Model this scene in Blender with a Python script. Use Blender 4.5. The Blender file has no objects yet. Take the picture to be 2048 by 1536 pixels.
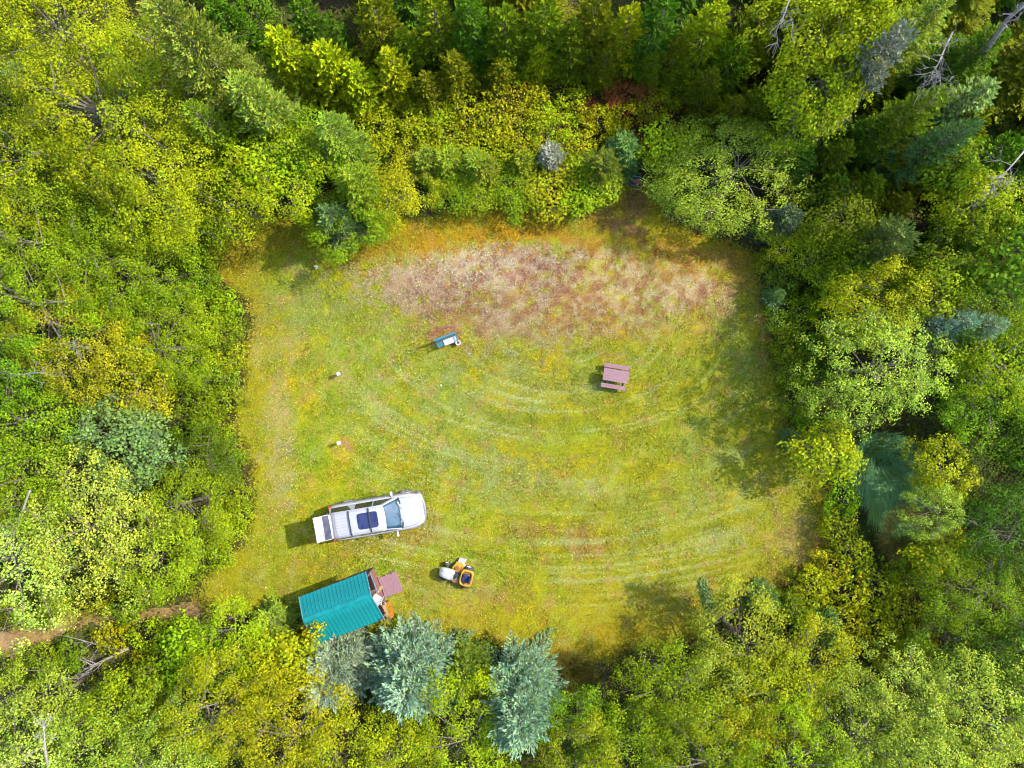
import bpy, bmesh, math, random
import numpy as np
from mathutils import Vector, Matrix

# ------------------------------------------------------------------ camera, light, exposure
S = 36.0            # photograph pixels per metre on the ground
HC = 39.4           # camera height in metres
scene = bpy.context.scene
C = scene.collection
R_ = math.radians

cam_d = bpy.data.cameras.new('camera')
cam = bpy.data.objects.new('camera', cam_d); C.objects.link(cam)
cam.location = (0, 0, HC); cam.rotation_euler = (0, 0, 0)
cam_d.sensor_width = 36.0
cam_d.lens = 18.0 / (1024.0 / S / HC)
cam_d.clip_end = 2000.0
scene.camera = cam

SUN_EL, SUN_AZ = R_(44.0), R_(20.5)      # azimuth measured from +X towards +Y
world = bpy.data.worlds.new('World'); scene.world = world; world.use_nodes = True
wn = world.node_tree.nodes; wl = world.node_tree.links
bg = wn['Background']
sky = wn.new('ShaderNodeTexSky'); sky.sky_type = 'NISHITA'; sky.sun_disc = False
sky.sun_elevation = SUN_EL
sky.sun_rotation = math.pi / 2 - SUN_AZ
sky.air_density = 1.0; sky.dust_density = 1.2; sky.ozone_density = 1.0
wl.new(sky.outputs['Color'], bg.inputs['Color'])
bg.inputs['Strength'].default_value = 0.15

sun_d = bpy.data.lights.new('sun', 'SUN'); sun_d.energy = 2.3; sun_d.angle = R_(0.5)
sun_d.color = (1.0, 0.95, 0.86)
sun = bpy.data.objects.new('sun', sun_d); C.objects.link(sun)
to_sun = Vector((math.cos(SUN_EL) * math.cos(SUN_AZ), math.cos(SUN_EL) * math.sin(SUN_AZ), math.sin(SUN_EL)))
sun.rotation_euler = to_sun.to_track_quat('Z', 'Y').to_euler()
sun.location = to_sun * 60

vs = scene.view_settings
vs.view_transform = 'Standard'; vs.look = 'None'; vs.exposure = 2.15; vs.gamma = 1.0
vs.use_curve_mapping = False
scene.cycles.max_bounces = 4; scene.cycles.diffuse_bounces = 2; scene.cycles.transmission_bounces = 4
scene.cycles.transparent_max_bounces = 4
scene.cycles.use_denoising = True
scene.cycles.use_adaptive_sampling = True; scene.cycles.adaptive_threshold = 0.03; scene.cycles.adaptive_min_samples = 24
scene.render.filter_size = 1.2 if hasattr(scene.render, 'filter_size') else 1.5
scene.cycles.filter_width = 1.1

GAIN = 3.2         # scene light x exposure: albedo that shows as a given sunlit colour is linear / GAIN

def lin(c):
    c = np.asarray(c, float) / 255.0
    return np.where(c <= 0.04045, c / 12.92, ((c + 0.055) / 1.055) ** 2.4)

def alb(c, k=1.0):
    return tuple(float(v) for v in np.clip(lin(c) / GAIN * k, 0.004, 0.85))

def P(px, py, z=0.0):
    """world point at height z seen at photograph pixel (px, py)"""
    f = (HC - z) / HC / S
    return Vector(((px - 1024.0) * f, (768.0 - py) * f, z))

rng = np.random.default_rng(7)
random.seed(7)

# ------------------------------------------------------------------ helpers
_tab = np.random.default_rng(99).random((256, 256))
def vnoise(x, y, seed=0):
    x = np.asarray(x, float) + seed * 17.31; y = np.asarray(y, float) + seed * 9.77
    xi = np.floor(x).astype(int); yi = np.floor(y).astype(int)
    fx = x - xi; fy = y - yi
    fx = fx * fx * (3 - 2 * fx); fy = fy * fy * (3 - 2 * fy)
    g = lambda a, b: _tab[a & 255, b & 255]
    return (g(xi, yi) * (1 - fx) + g(xi + 1, yi) * fx) * (1 - fy) + (g(xi, yi + 1) * (1 - fx) + g(xi + 1, yi + 1) * fx) * fy

def fbm(x, y, seed=0, o=4):
    s = 0; a = .5; t = 0
    for i in range(o):
        s = s + a * vnoise(x * 2 ** i, y * 2 ** i, seed + i * 3); t += a; a *= .55
    return s / t

def sstep(a, b, x):
    t = np.clip((x - a) / (b - a), 0, 1)
    return t * t * (3 - 2 * t)

def poly_sd(px, py, poly):
    """signed distance (negative inside) to polygon, vectorised"""
    px = np.asarray(px, float); py = np.asarray(py, float)
    inside = np.zeros(px.shape, bool); d = np.full(px.shape, 1e9)
    n = len(poly)
    for i in range(n):
        x1, y1 = poly[i]; x2, y2 = poly[(i + 1) % n]
        ex, ey = x2 - x1, y2 - y1
        t = np.clip(((px - x1) * ex + (py - y1) * ey) / (ex * ex + ey * ey + 1e-12), 0, 1)
        d = np.minimum(d, np.hypot(px - x1 - t * ex, py - y1 - t * ey))
        c = ((y1 > py) != (y2 > py)) & (px < (x2 - x1) * (py - y1) / (y2 - y1 + 1e-12) + x1)
        inside ^= c
    return np.where(inside, -d, d)

def mesh_np(name, V, F, mat=None, tint=None, smooth=False, tint_domain='FACE'):
    V = np.ascontiguousarray(V, np.float32); F = np.ascontiguousarray(F, np.int32)
    me = bpy.data.meshes.new(name)
    me.vertices.add(len(V)); me.vertices.foreach_set('co', V.ravel())
    me.loops.add(F.size); me.loops.foreach_set('vertex_index', F.ravel())
    me.polygons.add(len(F)); me.polygons.foreach_set('loop_start', np.arange(len(F), dtype=np.int32) * F.shape[1])
    me.update(calc_edges=True)
    if tint is not None:
        a = me.attributes.new('tint', 'FLOAT_VECTOR', tint_domain)
        a.data.foreach_set('vector', np.ascontiguousarray(tint, np.float32).ravel())
    if smooth:
        me.polygons.foreach_set('use_smooth', np.ones(len(F), bool))
    if mat: me.materials.append(mat)
    return me

def link(name, me, parent=None):
    o = bpy.data.objects.new(name, me); C.objects.link(o)
    if parent: o.parent = parent
    return o

def empty(name, loc=(0, 0, 0), rz=0.0):
    o = bpy.data.objects.new(name, None); C.objects.link(o)
    o.location = loc; o.rotation_euler = (0, 0, rz); o.empty_display_size = .2
    return o

def tag(o, label=None, cat=None, group=None, kind=None):
    if label: o['label'] = label
    if cat: o['category'] = cat
    if group: o['group'] = group
    if kind: o['kind'] = kind
    return o

class MB:
    """collects shapes and links them as one mesh object"""
    def __init__(s): s.v = []; s.f = []
    def add(s, V, F):
        n = len(s.v); s.v += [tuple(map(float, p)) for p in V]; s.f += [tuple(i + n for i in f) for f in F]; return s
    def box(s, x0, x1, y0, y1, z0, z1, M=None):
        V = [(x, y, z) for x in (x0, x1) for y in (y0, y1) for z in (z0, z1)]
        F = [(0, 1, 3, 2), (4, 6, 7, 5), (0, 4, 5, 1), (2, 3, 7, 6), (0, 2, 6, 4), (1, 5, 7, 3)]
        if M is not None: V = [M @ Vector(p) for p in V]
        return s.add(V, F)
    def bar(s, a, b, w, h=None):
        a = Vector(a); b = Vector(b); h = h or w; d = (b - a); L = d.length
        q = d.to_track_quat('X', 'Z').to_matrix().to_4x4(); q.translation = a
        return s.box(0, L, -w / 2, w / 2, -h / 2, h / 2, q)
    def tube(s, pts, rad, n=6, cap=True):
        pts = [Vector(p) for p in pts]
        if not hasattr(rad, '__len__'): rad = [rad] * len(pts)
        V = []; F = []
        for i, p in enumerate(pts):
            d = (pts[min(i + 1, len(pts) - 1)] - pts[max(i - 1, 0)]).normalized()
            u = d.orthogonal().normalized() if abs(d.z) > .95 else d.cross(Vector((0, 0, 1))).normalized()
            w = d.cross(u)
            for k in range(n):
                a = 2 * math.pi * k / n
                V.append(p + (u * math.cos(a) + w * math.sin(a)) * rad[i])
        for i in range(len(pts) - 1):
            for k in range(n):
                F.append((i * n + k, i * n + (k + 1) % n, (i + 1) * n + (k + 1) % n, (i + 1) * n + k))
        if cap:
            F.append(tuple(range(n - 1, -1, -1))); F.append(tuple((len(pts) - 1) * n + k for k in range(n)))
        return s.add(V, F)
    def cyl(s, c, axis, r, h, n=20, r2=None):
        c = Vector(c); ax = Vector(axis).normalized()
        return s.tube([c - ax * h / 2, c + ax * h / 2], [r, r if r2 is None else r2], n)
    def lathe(s, c, axis, prof, n=24):
        c = Vector(c); ax = Vector(axis).normalized(); u = ax.orthogonal().normalized(); w = ax.cross(u)
        V = []; F = []
        for (r, t) in prof:
            for k in range(n):
                a = 2 * math.pi * k / n
                V.append(c + ax * t + (u * math.cos(a) + w * math.sin(a)) * r)
        for i in range(len(prof) - 1):
            for k in range(n):
                F.append((i * n + k, i * n + (k + 1) % n, (i + 1) * n + (k + 1) % n, (i + 1) * n + k))
        return s.add(V, F)
    def loft(s, secs, caps=True, closed=True):
        m = len(secs[0]); V = [p for q in secs for p in q]; F = []
        for i in range(len(secs) - 1):
            for k in range(m if closed else m - 1):
                F.append((i * m + k, i * m + (k + 1) % m, (i + 1) * m + (k + 1) % m, (i + 1) * m + k))
        if caps and closed:
            F.append(tuple(range(m - 1, -1, -1))); F.append(tuple((len(secs) - 1) * m + k for k in range(m)))
        return s.add(V, F)
    def build(s, name, mat, parent=None, bevel=0.0, smooth=False, sub=0, thick=0.0, angle=None):
        me = bpy.data.meshes.new(name); me.from_pydata(s.v, [], s.f); me.update()
        bm = bmesh.new(); bm.from_mesh(me)
        bmesh.ops.recalc_face_normals(bm, faces=bm.faces[:])
        if bevel: bmesh.ops.bevel(bm, geom=bm.edges[:], offset=bevel, segments=2, affect='EDGES', clamp_overlap=True)
        bm.to_mesh(me); bm.free()
        if smooth: me.polygons.foreach_set('use_smooth', np.ones(len(me.polygons), bool))
        me.materials.append(mat)
        o = link(name, me, parent)
        if thick:
            m = o.modifiers.new('solid', 'SOLIDIFY'); m.thickness = thick; m.offset = -1
        if sub:
            m = o.modifiers.new('sub', 'SUBSURF'); m.levels = sub; m.render_levels = sub
        return o

# ------------------------------------------------------------------ materials
def new_mat(name):
    m = bpy.data.materials.new(name); m.use_nodes = True
    return m, m.node_tree.nodes, m.node_tree.links, m.node_tree.nodes['Principled BSDF']

def paint(name, col, rough=.5, metal=0.0, spec=.5, var=.12, scale=6.0, bump=0.0, bscale=40.0, coat=0.0, dirt=None, stretch=None):
    m, n, l, b = new_mat(name)
    tc = n.new('ShaderNodeTexCoord'); src = tc.outputs['Object']
    if stretch:
        mp = n.new('ShaderNodeMapping'); mp.inputs['Scale'].default_value = stretch
        l.new(src, mp.inputs['Vector']); src = mp.outputs['Vector']
    no = n.new('ShaderNodeTexNoise'); no.inputs['Scale'].default_value = scale; no.inputs['Detail'].default_value = 6
    l.new(src, no.inputs['Vector'])
    rp = n.new('ShaderNodeValToRGB')
    c = np.array(col[:3])
    d = np.array(dirt) if dirt else c * (1 - 2 * var)
    rp.color_ramp.elements[0].position = .3; rp.color_ramp.elements[0].color = (*np.clip(d, 0, 1), 1)
    rp.color_ramp.elements[1].position = .65; rp.color_ramp.elements[1].color = (*np.clip(c * (1 + var * .5), 0, 1), 1)
    l.new(no.outputs['Fac'], rp.inputs['Fac']); l.new(rp.outputs['Color'], b.inputs['Base Color'])
    b.inputs['Roughness'].default_value = rough; b.inputs['Metallic'].default_value = metal
    b.inputs['Specular IOR Level'].default_value = spec
    if coat: b.inputs['Coat Weight'].default_value = coat; b.inputs['Coat Roughness'].default_value = .05
    if bump:
        n2 = n.new('ShaderNodeTexNoise'); n2.inputs['Scale'].default_value = bscale; n2.inputs['Detail'].default_value = 4
        l.new(src, n2.inputs['Vector'])
        bp = n.new('ShaderNodeBump'); bp.inputs['Strength'].default_value = bump; bp.inputs['Distance'].default_value = .02
        l.new(n2.outputs['Fac'], bp.inputs['Height']); l.new(bp.outputs['Normal'], b.inputs['Normal'])
    return m

def leaf_mat(name, transl=.28, rough=.6, spec=.06, own=False, tboost=(1.15, 1.25, .5)):
    """own=False: object colour x tint attribute; own=True: the tint attribute is the colour"""
    m, n, l, b = new_mat(name)
    at = n.new('ShaderNodeAttribute'); at.attribute_name = 'tint'
    col = at.outputs['Vector']
    if not own:
        oi = n.new('ShaderNodeObjectInfo')
        mx = n.new('ShaderNodeVectorMath'); mx.operation = 'MULTIPLY'
        l.new(oi.outputs['Color'], mx.inputs[0]); l.new(col, mx.inputs[1]); col = mx.outputs['Vector']
    l.new(col, b.inputs['Base Color'])
    b.inputs['Roughness'].default_value = rough; b.inputs['Specular IOR Level'].default_value = spec
    tr = n.new('ShaderNodeBsdfTranslucent')
    m2 = n.new('ShaderNodeVectorMath'); m2.operation = 'MULTIPLY'; m2.inputs[1].default_value = tboost
    l.new(col, m2.inputs[0]); l.new(m2.outputs['Vector'], tr.inputs['Color'])
    ms = n.new('ShaderNodeMixShader'); ms.inputs['Fac'].default_value = transl
    l.new(b.outputs['BSDF'], ms.inputs[1]); l.new(tr.outputs['BSDF'], ms.inputs[2])
    l.new(ms.outputs['Shader'], n['Material Output'].inputs['Surface'])
    return m

M_leaf = leaf_mat('broad_leaves')
M_needle = leaf_mat('needles', transl=.12, rough=.65, spec=.06)
M_under = leaf_mat('undergrowth_leaves', own=True)
M_grass = leaf_mat('grass_blades', transl=.15, rough=.6, spec=.2, own=True, tboost=(1.05, 1.1, .7))
M_bark = paint('bark', (.13, .10, .075), rough=.9, var=.35, scale=9, bump=.6, stretch=(4, 4, 1))
M_birch = paint('pale_bark', (.24, .21, .185), rough=.85, var=.1, scale=5, dirt=(.12, .10, .08), stretch=(2, 2, 8))
M_dead = paint('dead_wood', (.17, .15, .135), rough=.9, var=.25, scale=8)

def ground_mat():
    m, n, l, b = new_mat('forest_floor')
    tc = n.new('ShaderNodeTexCoord')
    n1 = n.new('ShaderNodeTexNoise'); n1.inputs['Scale'].default_value = .45; n1.inputs['Detail'].default_value = 8
    n2 = n.new('ShaderNodeTexNoise'); n2.inputs['Scale'].default_value = 14; n2.inputs['Detail'].default_value = 8
    for q in (n1, n2): l.new(tc.outputs['Object'], q.inputs['Vector'])
    r1 = n.new('ShaderNodeValToRGB')
    e = r1.color_ramp.elements
    e[0].position = .35; e[0].color = (.045, .030, .018, 1); e[1].position = .68; e[1].color = (.045, .06, .015, 1)
    r2 = n.new('ShaderNodeValToRGB'); e = r2.color_ramp.elements
    e[0].position = .3; e[0].color = (.35, .33, .3, 1); e[1].position = .75; e[1].color = (1.9, 1.8, 1.6, 1)
    l.new(n1.outputs['Fac'], r1.inputs['Fac']); l.new(n2.outputs['Fac'], r2.inputs['Fac'])
    mx = n.new('ShaderNodeMix'); mx.data_type = 'RGBA'; mx.blend_type = 'MULTIPLY'; mx.inputs['Factor'].default_value = 1
    l.new(r1.outputs['Color'], mx.inputs['A']); l.new(r2.outputs['Color'], mx.inputs['B'])
    l.new(mx.outputs['Result'], b.inputs['Base Color']); b.inputs['Roughness'].default_value = .95
    b.inputs['Specular IOR Level'].default_value = .1
    bp = n.new('ShaderNodeBump'); bp.inputs['Strength'].default_value = .8; bp.inputs['Distance'].default_value = .05
    l.new(n2.outputs['Fac'], bp.inputs['Height']); l.new(bp.outputs['Normal'], b.inputs['Normal'])
    return m

def lawn_mat():
    m, n, l, b = new_mat('lawn_turf')
    at = n.new('ShaderNodeAttribute'); at.attribute_name = 'tint'
    tc = n.new('ShaderNodeTexCoord')
    n2 = n.new('ShaderNodeTexNoise'); n2.inputs['Scale'].default_value = 11; n2.inputs['Detail'].default_value = 8; n2.inputs['Roughness'].default_value = .85
    l.new(tc.outputs['Object'], n2.inputs['Vector'])
    r2 = n.new('ShaderNodeValToRGB'); e = r2.color_ramp.elements
    e[0].position = .30; e[0].color = (.30, .34, .22, 1); e[1].position = .70; e[1].color = (1.6, 1.5, 1.55, 1)
    l.new(n2.outputs['Fac'], r2.inputs['Fac'])
    mx = n.new('ShaderNodeMix'); mx.data_type = 'RGBA'; mx.blend_type = 'MULTIPLY'; mx.inputs['Factor'].default_value = 1
    l.new(at.outputs['Color'], mx.inputs['A']); l.new(r2.outputs['Color'], mx.inputs['B'])
    l.new(mx.outputs['Result'], b.inputs['Base Color']); b.inputs['Roughness'].default_value = .9
    b.inputs['Specular IOR Level'].default_value = .1
    bp = n.new('ShaderNodeBump'); bp.inputs['Strength'].default_value = .7; bp.inputs['Distance'].default_value = .03
    l.new(n2.outputs['Fac'], bp.inputs['Height']); l.new(bp.outputs['Normal'], b.inputs['Normal'])
    return m

# ------------------------------------------------------------------ ground, lawn, track
LAWN = [(398, 505), (430, 458), (520, 432), (600, 415), (690, 440), (770, 452), (830, 438), (905, 424), (985, 408), (1080, 415),
        (1170, 412), (1218, 392), (1246, 362), (1290, 362), (1312, 400), (1330, 440), (1400, 462), (1480, 488), (1518, 528), (1530, 600), (1545, 690),
        (1566, 780), (1580, 872), (1606, 905), (1648, 950), (1668, 1005), (1660, 1075), (1628, 1135), (1568, 1180), (1505, 1215), (1440, 1250),
        (1390, 1275), (1320, 1290), (1250, 1295), (1200, 1320), (1140, 1350), (1095, 1345), (1060, 1300), (980, 1275), (900, 1265), (800, 1300), (680, 1310), (590, 1300),
        (540, 1240), (470, 1215), (405, 1222), (390, 1195), (430, 1150), (482, 1092), (512, 1020), (502, 935), (470, 860), (480, 780), (494, 700), (512, 655),
        (488, 600), (440, 560)]
TRACK = [(-260, 1262), (-60, 1268), (60, 1246), (140, 1226), (250, 1214), (330, 1214), (410, 1190), (440, 1215), (400, 1240), (330, 1246), (250, 1246), (170, 1262), (90, 1284), (30, 1312), (-70, 1312), (-260, 1310)]

def wx(px): return (np.asarray(px, float) - 1024) / S
def wy(py): return (768 - np.asarray(py, float)) / S

BLOBS = [  # px, py, rx, ry, angle, sunlit colour, strength
    (1120, 585, 480, 130, 4, (208, 178, 112), .5),
    (930, 640, 260, 90, 0, (190, 172, 100), .4),
    (970, 530, 260, 90, -4, (234, 212, 184), .62), (870, 565, 120, 60, -20, (226, 200, 168), .5), (1010, 505, 110, 40, 5, (234, 214, 194), .55),
    (1190, 612, 105, 46, 8, (184, 130, 92), .45), (1235, 655, 90, 30, 15, (186, 132, 86), .45), (1090, 540, 80, 60, 0, (196, 146, 112), .4),
    (960, 605, 130, 45, 8, (176, 138, 104), .4), (840, 600, 80, 50, 0, (190, 150, 120), .35), (1060, 655, 160, 30, 5, (192, 146, 120), .4),
    (1385, 585, 100, 46, 10, (224, 192, 152), .6), (1300, 545, 130, 40, 5, (216, 186, 120), .5), (1430, 575, 60, 30, 10, (232, 190, 130), .5),
    (870, 474, 190, 40, -7, (212, 168, 18), 1.0), (1040, 456, 190, 38, 0, (216, 170, 18), 1.0), (1180, 462, 110, 28, 10, (190, 148, 48), .6),
    (750, 490, 80, 20, -14, (200, 164, 30), .7), (540, 480, 140, 40, -10, (188, 170, 24), .7),
    (1390, 505, 170, 36, 10, (206, 164, 28), .9), (1480, 535, 70, 45, 30, (196, 152, 56), .6), (1255, 415, 60, 60, 0, (168, 128, 78), .85),
    (470, 530, 100, 60, 0, (190, 174, 32), .6), (500, 760, 46, 220, 3, (178, 176, 34), .6), (440, 560, 40, 60, 30, (200, 180, 30), .7), (500, 640, 34, 80, 10, (200, 168, 60), .6),
    (558, 850, 34, 160, 2, (210, 190, 130), .6), (590, 690, 80, 44, 20, (206, 180, 118), .42), (512, 700, 13, 64, 4, (216, 200, 140), .6), (560, 950, 44, 90, 5, (202, 190, 118), .5),
    (600, 600, 100, 70, 0, (168, 182, 96), .5), (760, 780, 180, 130, 0, (164, 186, 74), .35), (950, 850, 170, 110, 0, (172, 186, 104), .35),
    (1050, 960, 190, 60, 5, (184, 194, 128), .5), (1180, 972, 60, 26, 8, (200, 206, 176), .45), (1440, 895, 120, 50, 0, (168, 182, 118), .5), (1065, 770, 180, 60, 5, (190, 194, 126), .4),
    (1500, 740, 90, 130, 0, (136, 164, 44), .45), (1320, 790, 190, 110, 0, (178, 182, 34), .5), (700, 740, 130, 90, 0, (166, 182, 38), .45), (1510, 830, 90, 90, 0, (150, 168, 14), .55),
    (1230, 690, 60, 30, 0, (170, 180, 40), .3), (1330, 690, 60, 30, 0, (196, 188, 30), .5),
    (1380, 1090, 340, 200, 0, (188, 182, 38), .6), (1250, 1220, 320, 60, 0, (196, 182, 38), .6), (1180, 1295, 220, 50, 0, (192, 166, 20), .65), (930, 1235, 110, 40, 20, (202, 180, 50), .6),
    (1160, 1078, 70, 26, 10, (196, 152, 84), .6), (1060, 1062, 60, 22, 5, (196, 160, 84), .45), (860, 1072, 100, 28, 0, (202, 172, 96), .55), (760, 1090, 90, 20, -8, (208, 180, 100), .4),
    (990, 1180, 70, 32, 20, (192, 162, 78), .4), (890, 1170, 90, 44, 10, (188, 154, 78), .45), (1600, 1085, 64, 64, 0, (208, 178, 100), .6), (1555, 1170, 70, 24, -30, (210, 168, 92), .55),
    (520, 1130, 140, 60, 0, (170, 168, 24), .55), (640, 1130, 120, 30, -15, (176, 166, 60), .4), (400, 1205, 60, 24, 0, (196, 164, 70), .6), (850, 1200, 60, 50, 0, (160, 172, 36), .4),
    (1646, 1020, 15, 84, 5, (164, 122, 62), .7), (1526, 600, 10, 100, 2, (176, 132, 92), .7), (1400, 1000, 120, 40, 0, (172, 184, 96), .3), (1440, 1080, 60, 24, -20, (194, 200, 150), .35),
    (900, 672, 46, 36, -15, (192, 128, 74), .5), (690, 890, 32, 18, 0, (212, 160, 112), .7), (686, 758, 28, 12, 0, (206, 168, 110), .5), (876, 892, 14, 6, 0, (216, 160, 130), .6), (760, 752, 16, 8, 0, (214, 168, 120), .5), (808, 752, 14, 7, 0, (214, 168, 120), .5)]

def lawn_color(x, y):
    """albedo of the turf at world x, y"""
    px = x * S + 1024; py = 768 - y * S
    base = np.array([176., 186., 22.])
    col = np.broadcast_to(base, x.shape + (3,)).copy()
    n1 = fbm(px / 70, py / 70, 1); n2 = fbm(px / 22, py / 22, 5); n3 = fbm(px / 9, py / 9, 9, 3)
    col += (n1[..., None] - .5) * np.array([70., 6., -60.]) + (n2[..., None] - .5) * np.array([80., 40., 60.]) + (n3[..., None] - .5) * np.array([56., 34., 40.])
    for (bx, by, rx, ry, a, c, s) in BLOBS:
        m = (np.abs(px - bx) < rx * 1.6 + ry) & (np.abs(py - by) < ry * 1.6 + rx)
        if not m.any(): continue
        ca, sa = math.cos(R_(a)), math.sin(R_(a))
        dx = px[m] - bx; dy = py[m] - by
        u = (dx * ca + dy * sa) / rx; v = (-dx * sa + dy * ca) / ry
        d = np.sqrt(u * u + v * v) + (n2[m] - .5) * 2.2 + (n3[m] - .5) * 1.4
        w = min(s * 1.2, .97) * sstep(1.3, .25, d)
        col[m] = col[m] * (1 - w[:, None]) + np.array(c, float) * w[:, None]
    # mowing arcs
    cx, cy = 1120., 640.
    ang = np.arctan2((py - cy) / .62, px - cx); d = np.hypot(px - cx, (py - cy) / .62) + 10 * (fbm(px / 160, py / 160, 31, 2) - .5)
    st = fbm(d / 7.5, ang * 1.3, 41, 2)
    reg = sstep(600, 760, py) * sstep(1320, 1120, py) * sstep(600, 800, px) * (.35 + .65 * sstep(.3, .6, fbm(px / 130, py / 130, 91, 2))) * sstep(1650, 1350, px)
    w = sstep(.56, .68, st) * .72 * reg
    col = col * (1 - w[..., None]) + np.array([206., 214., 128.]) * w[..., None]
    w = sstep(.46, .3, st) * .30 * reg
    col = col * (1 - w[..., None]) + np.array([150., 158., 30.]) * w[..., None]
    # straight mown lines on the left
    st = fbm((px + py * .12) / 10., py / 160., 51, 3)
    reg = sstep(760, 600, px) * sstep(560, 640, py)
    w = sstep(.56, .72, st) * .3 * reg
    col = col * (1 - w[..., None]) + np.array([198., 192., 120.]) * w[..., None]
    # red-brown and pale weeds speckled through the north half
    reg = sstep(470, 520, py) * sstep(720, 600, py) * sstep(720, 980, px) * sstep(1520, 1380, px)
    sp = fbm(px / 13, py / 13, 61, 3)
    w = sstep(.54, .64, sp) * .62 * reg
    col = col * (1 - w[..., None]) + np.array([186., 122., 92.]) * w[..., None]
    w = sstep(.46, .36, sp) * .55 * reg
    col = col * (1 - w[..., None]) + np.array([238., 214., 182.]) * w[..., None]
    # tan speckles everywhere
    sp = fbm(px / 16, py / 16, 71, 3)
    w = sstep(.58, .74, sp) * .42
    col = col * (1 - w[..., None]) + np.array([218., 172., 120.]) * w[..., None]
    sp = fbm(px / 20, py / 20, 83, 3)
    w = sstep(.56, .72, sp) * .32 * sstep(560, 700, py)
    col = col * (1 - w[..., None]) + np.array([186., 202., 132.]) * w[..., None]
    sd = poly_sd(px, py, LAWN)
    w = sstep(-75, -8, sd + (n2 - .5) * 60) * .42
    col = col * (1 - w[..., None]) + np.array([188., 178., 26.]) * w[..., None]
    return lin(np.clip(col, 0, 255)) / GAIN * 1.06

def edge_noise(px, py):
    return (fbm(px / 40, py / 40, 21, 3) - .5) * 34 + (fbm(px / 12, py / 12, 25, 2) - .5) * 16

# the ground reaches the horizon
g = MB().add([(-900, -900, 0), (900, -900, 0), (900, 900, 0), (-900, 900, 0)], [(0, 1, 2, 3)])
tag(g.build('ground', ground_mat()), kind='structure')

def sheet(name, poly, z, step, colf, mat):
    xs = np.array([p[0] for p in poly]); ys = np.array([p[1] for p in poly])
    gx = np.arange(wx(xs.min()) - 1, wx(xs.max()) + 1, step); gy = np.arange(wy(ys.max()) - 1, wy(ys.min()) + 1, step)
    X, Y = np.meshgrid(gx, gy)
    px = X * S + 1024; py = 768 - Y * S
    sd = poly_sd(px, py, poly) + edge_noise(px, py)
    keep = (sd[:-1, :-1] < 0) & (sd[1:, :-1] < 0) & (sd[:-1, 1:] < 0) & (sd[1:, 1:] < 0)
    idx = np.arange(X.size).reshape(X.shape)
    F = np.stack([idx[:-1, :-1][keep], idx[:-1, 1:][keep], idx[1:, 1:][keep], idx[1:, :-1][keep]], 1)
    Z = np.full(X.shape, z) + .03 * (fbm(X / 2.5, Y / 2.5, 81, 2)) 
    V = np.stack([X, Y, Z], -1).reshape(-1, 3)
    used = np.unique(F); remap = np.zeros(len(V), int); remap[used] = np.arange(len(used))
    V = V[used]; F = remap[F]
    col = colf(V[:, 0], V[:, 1])
    o = link(name, mesh_np(name, V, F, mat, tint=col, smooth=True, tint_domain='POINT'))
    return tag(o, kind='structure')

sheet('lawn', LAWN, .012, .14, lawn_color, lawn_mat())
def track_color(x, y):
    n = fbm(x * 1.2, y * 1.2, 3)[:, None]; n2 = fbm(x * 5, y * 5, 8)[:, None]
    c = np.array([216., 176., 132.]) * (1 - n) + np.array([170., 146., 70.]) * n
    c = c * (.75 + .5 * n2)
    return lin(np.clip(c, 0, 255)) / GAIN
sheet('dirt_track', TRACK, .006, .16, track_color, lawn_mat())

# ------------------------------------------------------------------ leaf geometry
def leaves(Cn, U, W, N, fold=.25):
    """kite-shaped leaves: centres, half-length vectors, half-width vectors, normals"""
    n = len(Cn)
    V = np.empty((n, 4, 3)); k = np.linalg.norm(W, axis=1, keepdims=True) * fold
    V[:, 0] = Cn - U; V[:, 1] = Cn + U * .12 + W + N * k; V[:, 2] = Cn + U; V[:, 3] = Cn + U * .12 - W + N * k
    return V.reshape(-1, 3), np.arange(n * 4).reshape(n, 4)

def unit(a): return a / (np.linalg.norm(a, axis=-1, keepdims=True) + 1e-9)

def frame(N, r):
    A = unit(r.normal(size=N.shape)); U = unit(A - N * (A * N).sum(1, keepdims=True)); return U, np.cross(N, U)

def tints(n, r, lo=.6, hi=1.35, warm=.15, pale=0.0, cool=.0, group=None):
    v = r.uniform(lo, hi, n)
    t = np.stack([v, v, v], 1)
    if group is not None: t = t * group
    t *= 1 + r.normal(0, .09, (n, 3)) * np.array([1., .5, 1.])
    k = r.random(n) < warm; t[k] *= np.array([1.10, 1.05, .6])
    k = r.random(n) < cool; t[k] *= np.array([.86, 1., 1.12])
    k = r.random(n) < pale; t[k] *= np.array([1.5, 1.42, 2.1])
    return np.clip(t, .05, 6)

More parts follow.
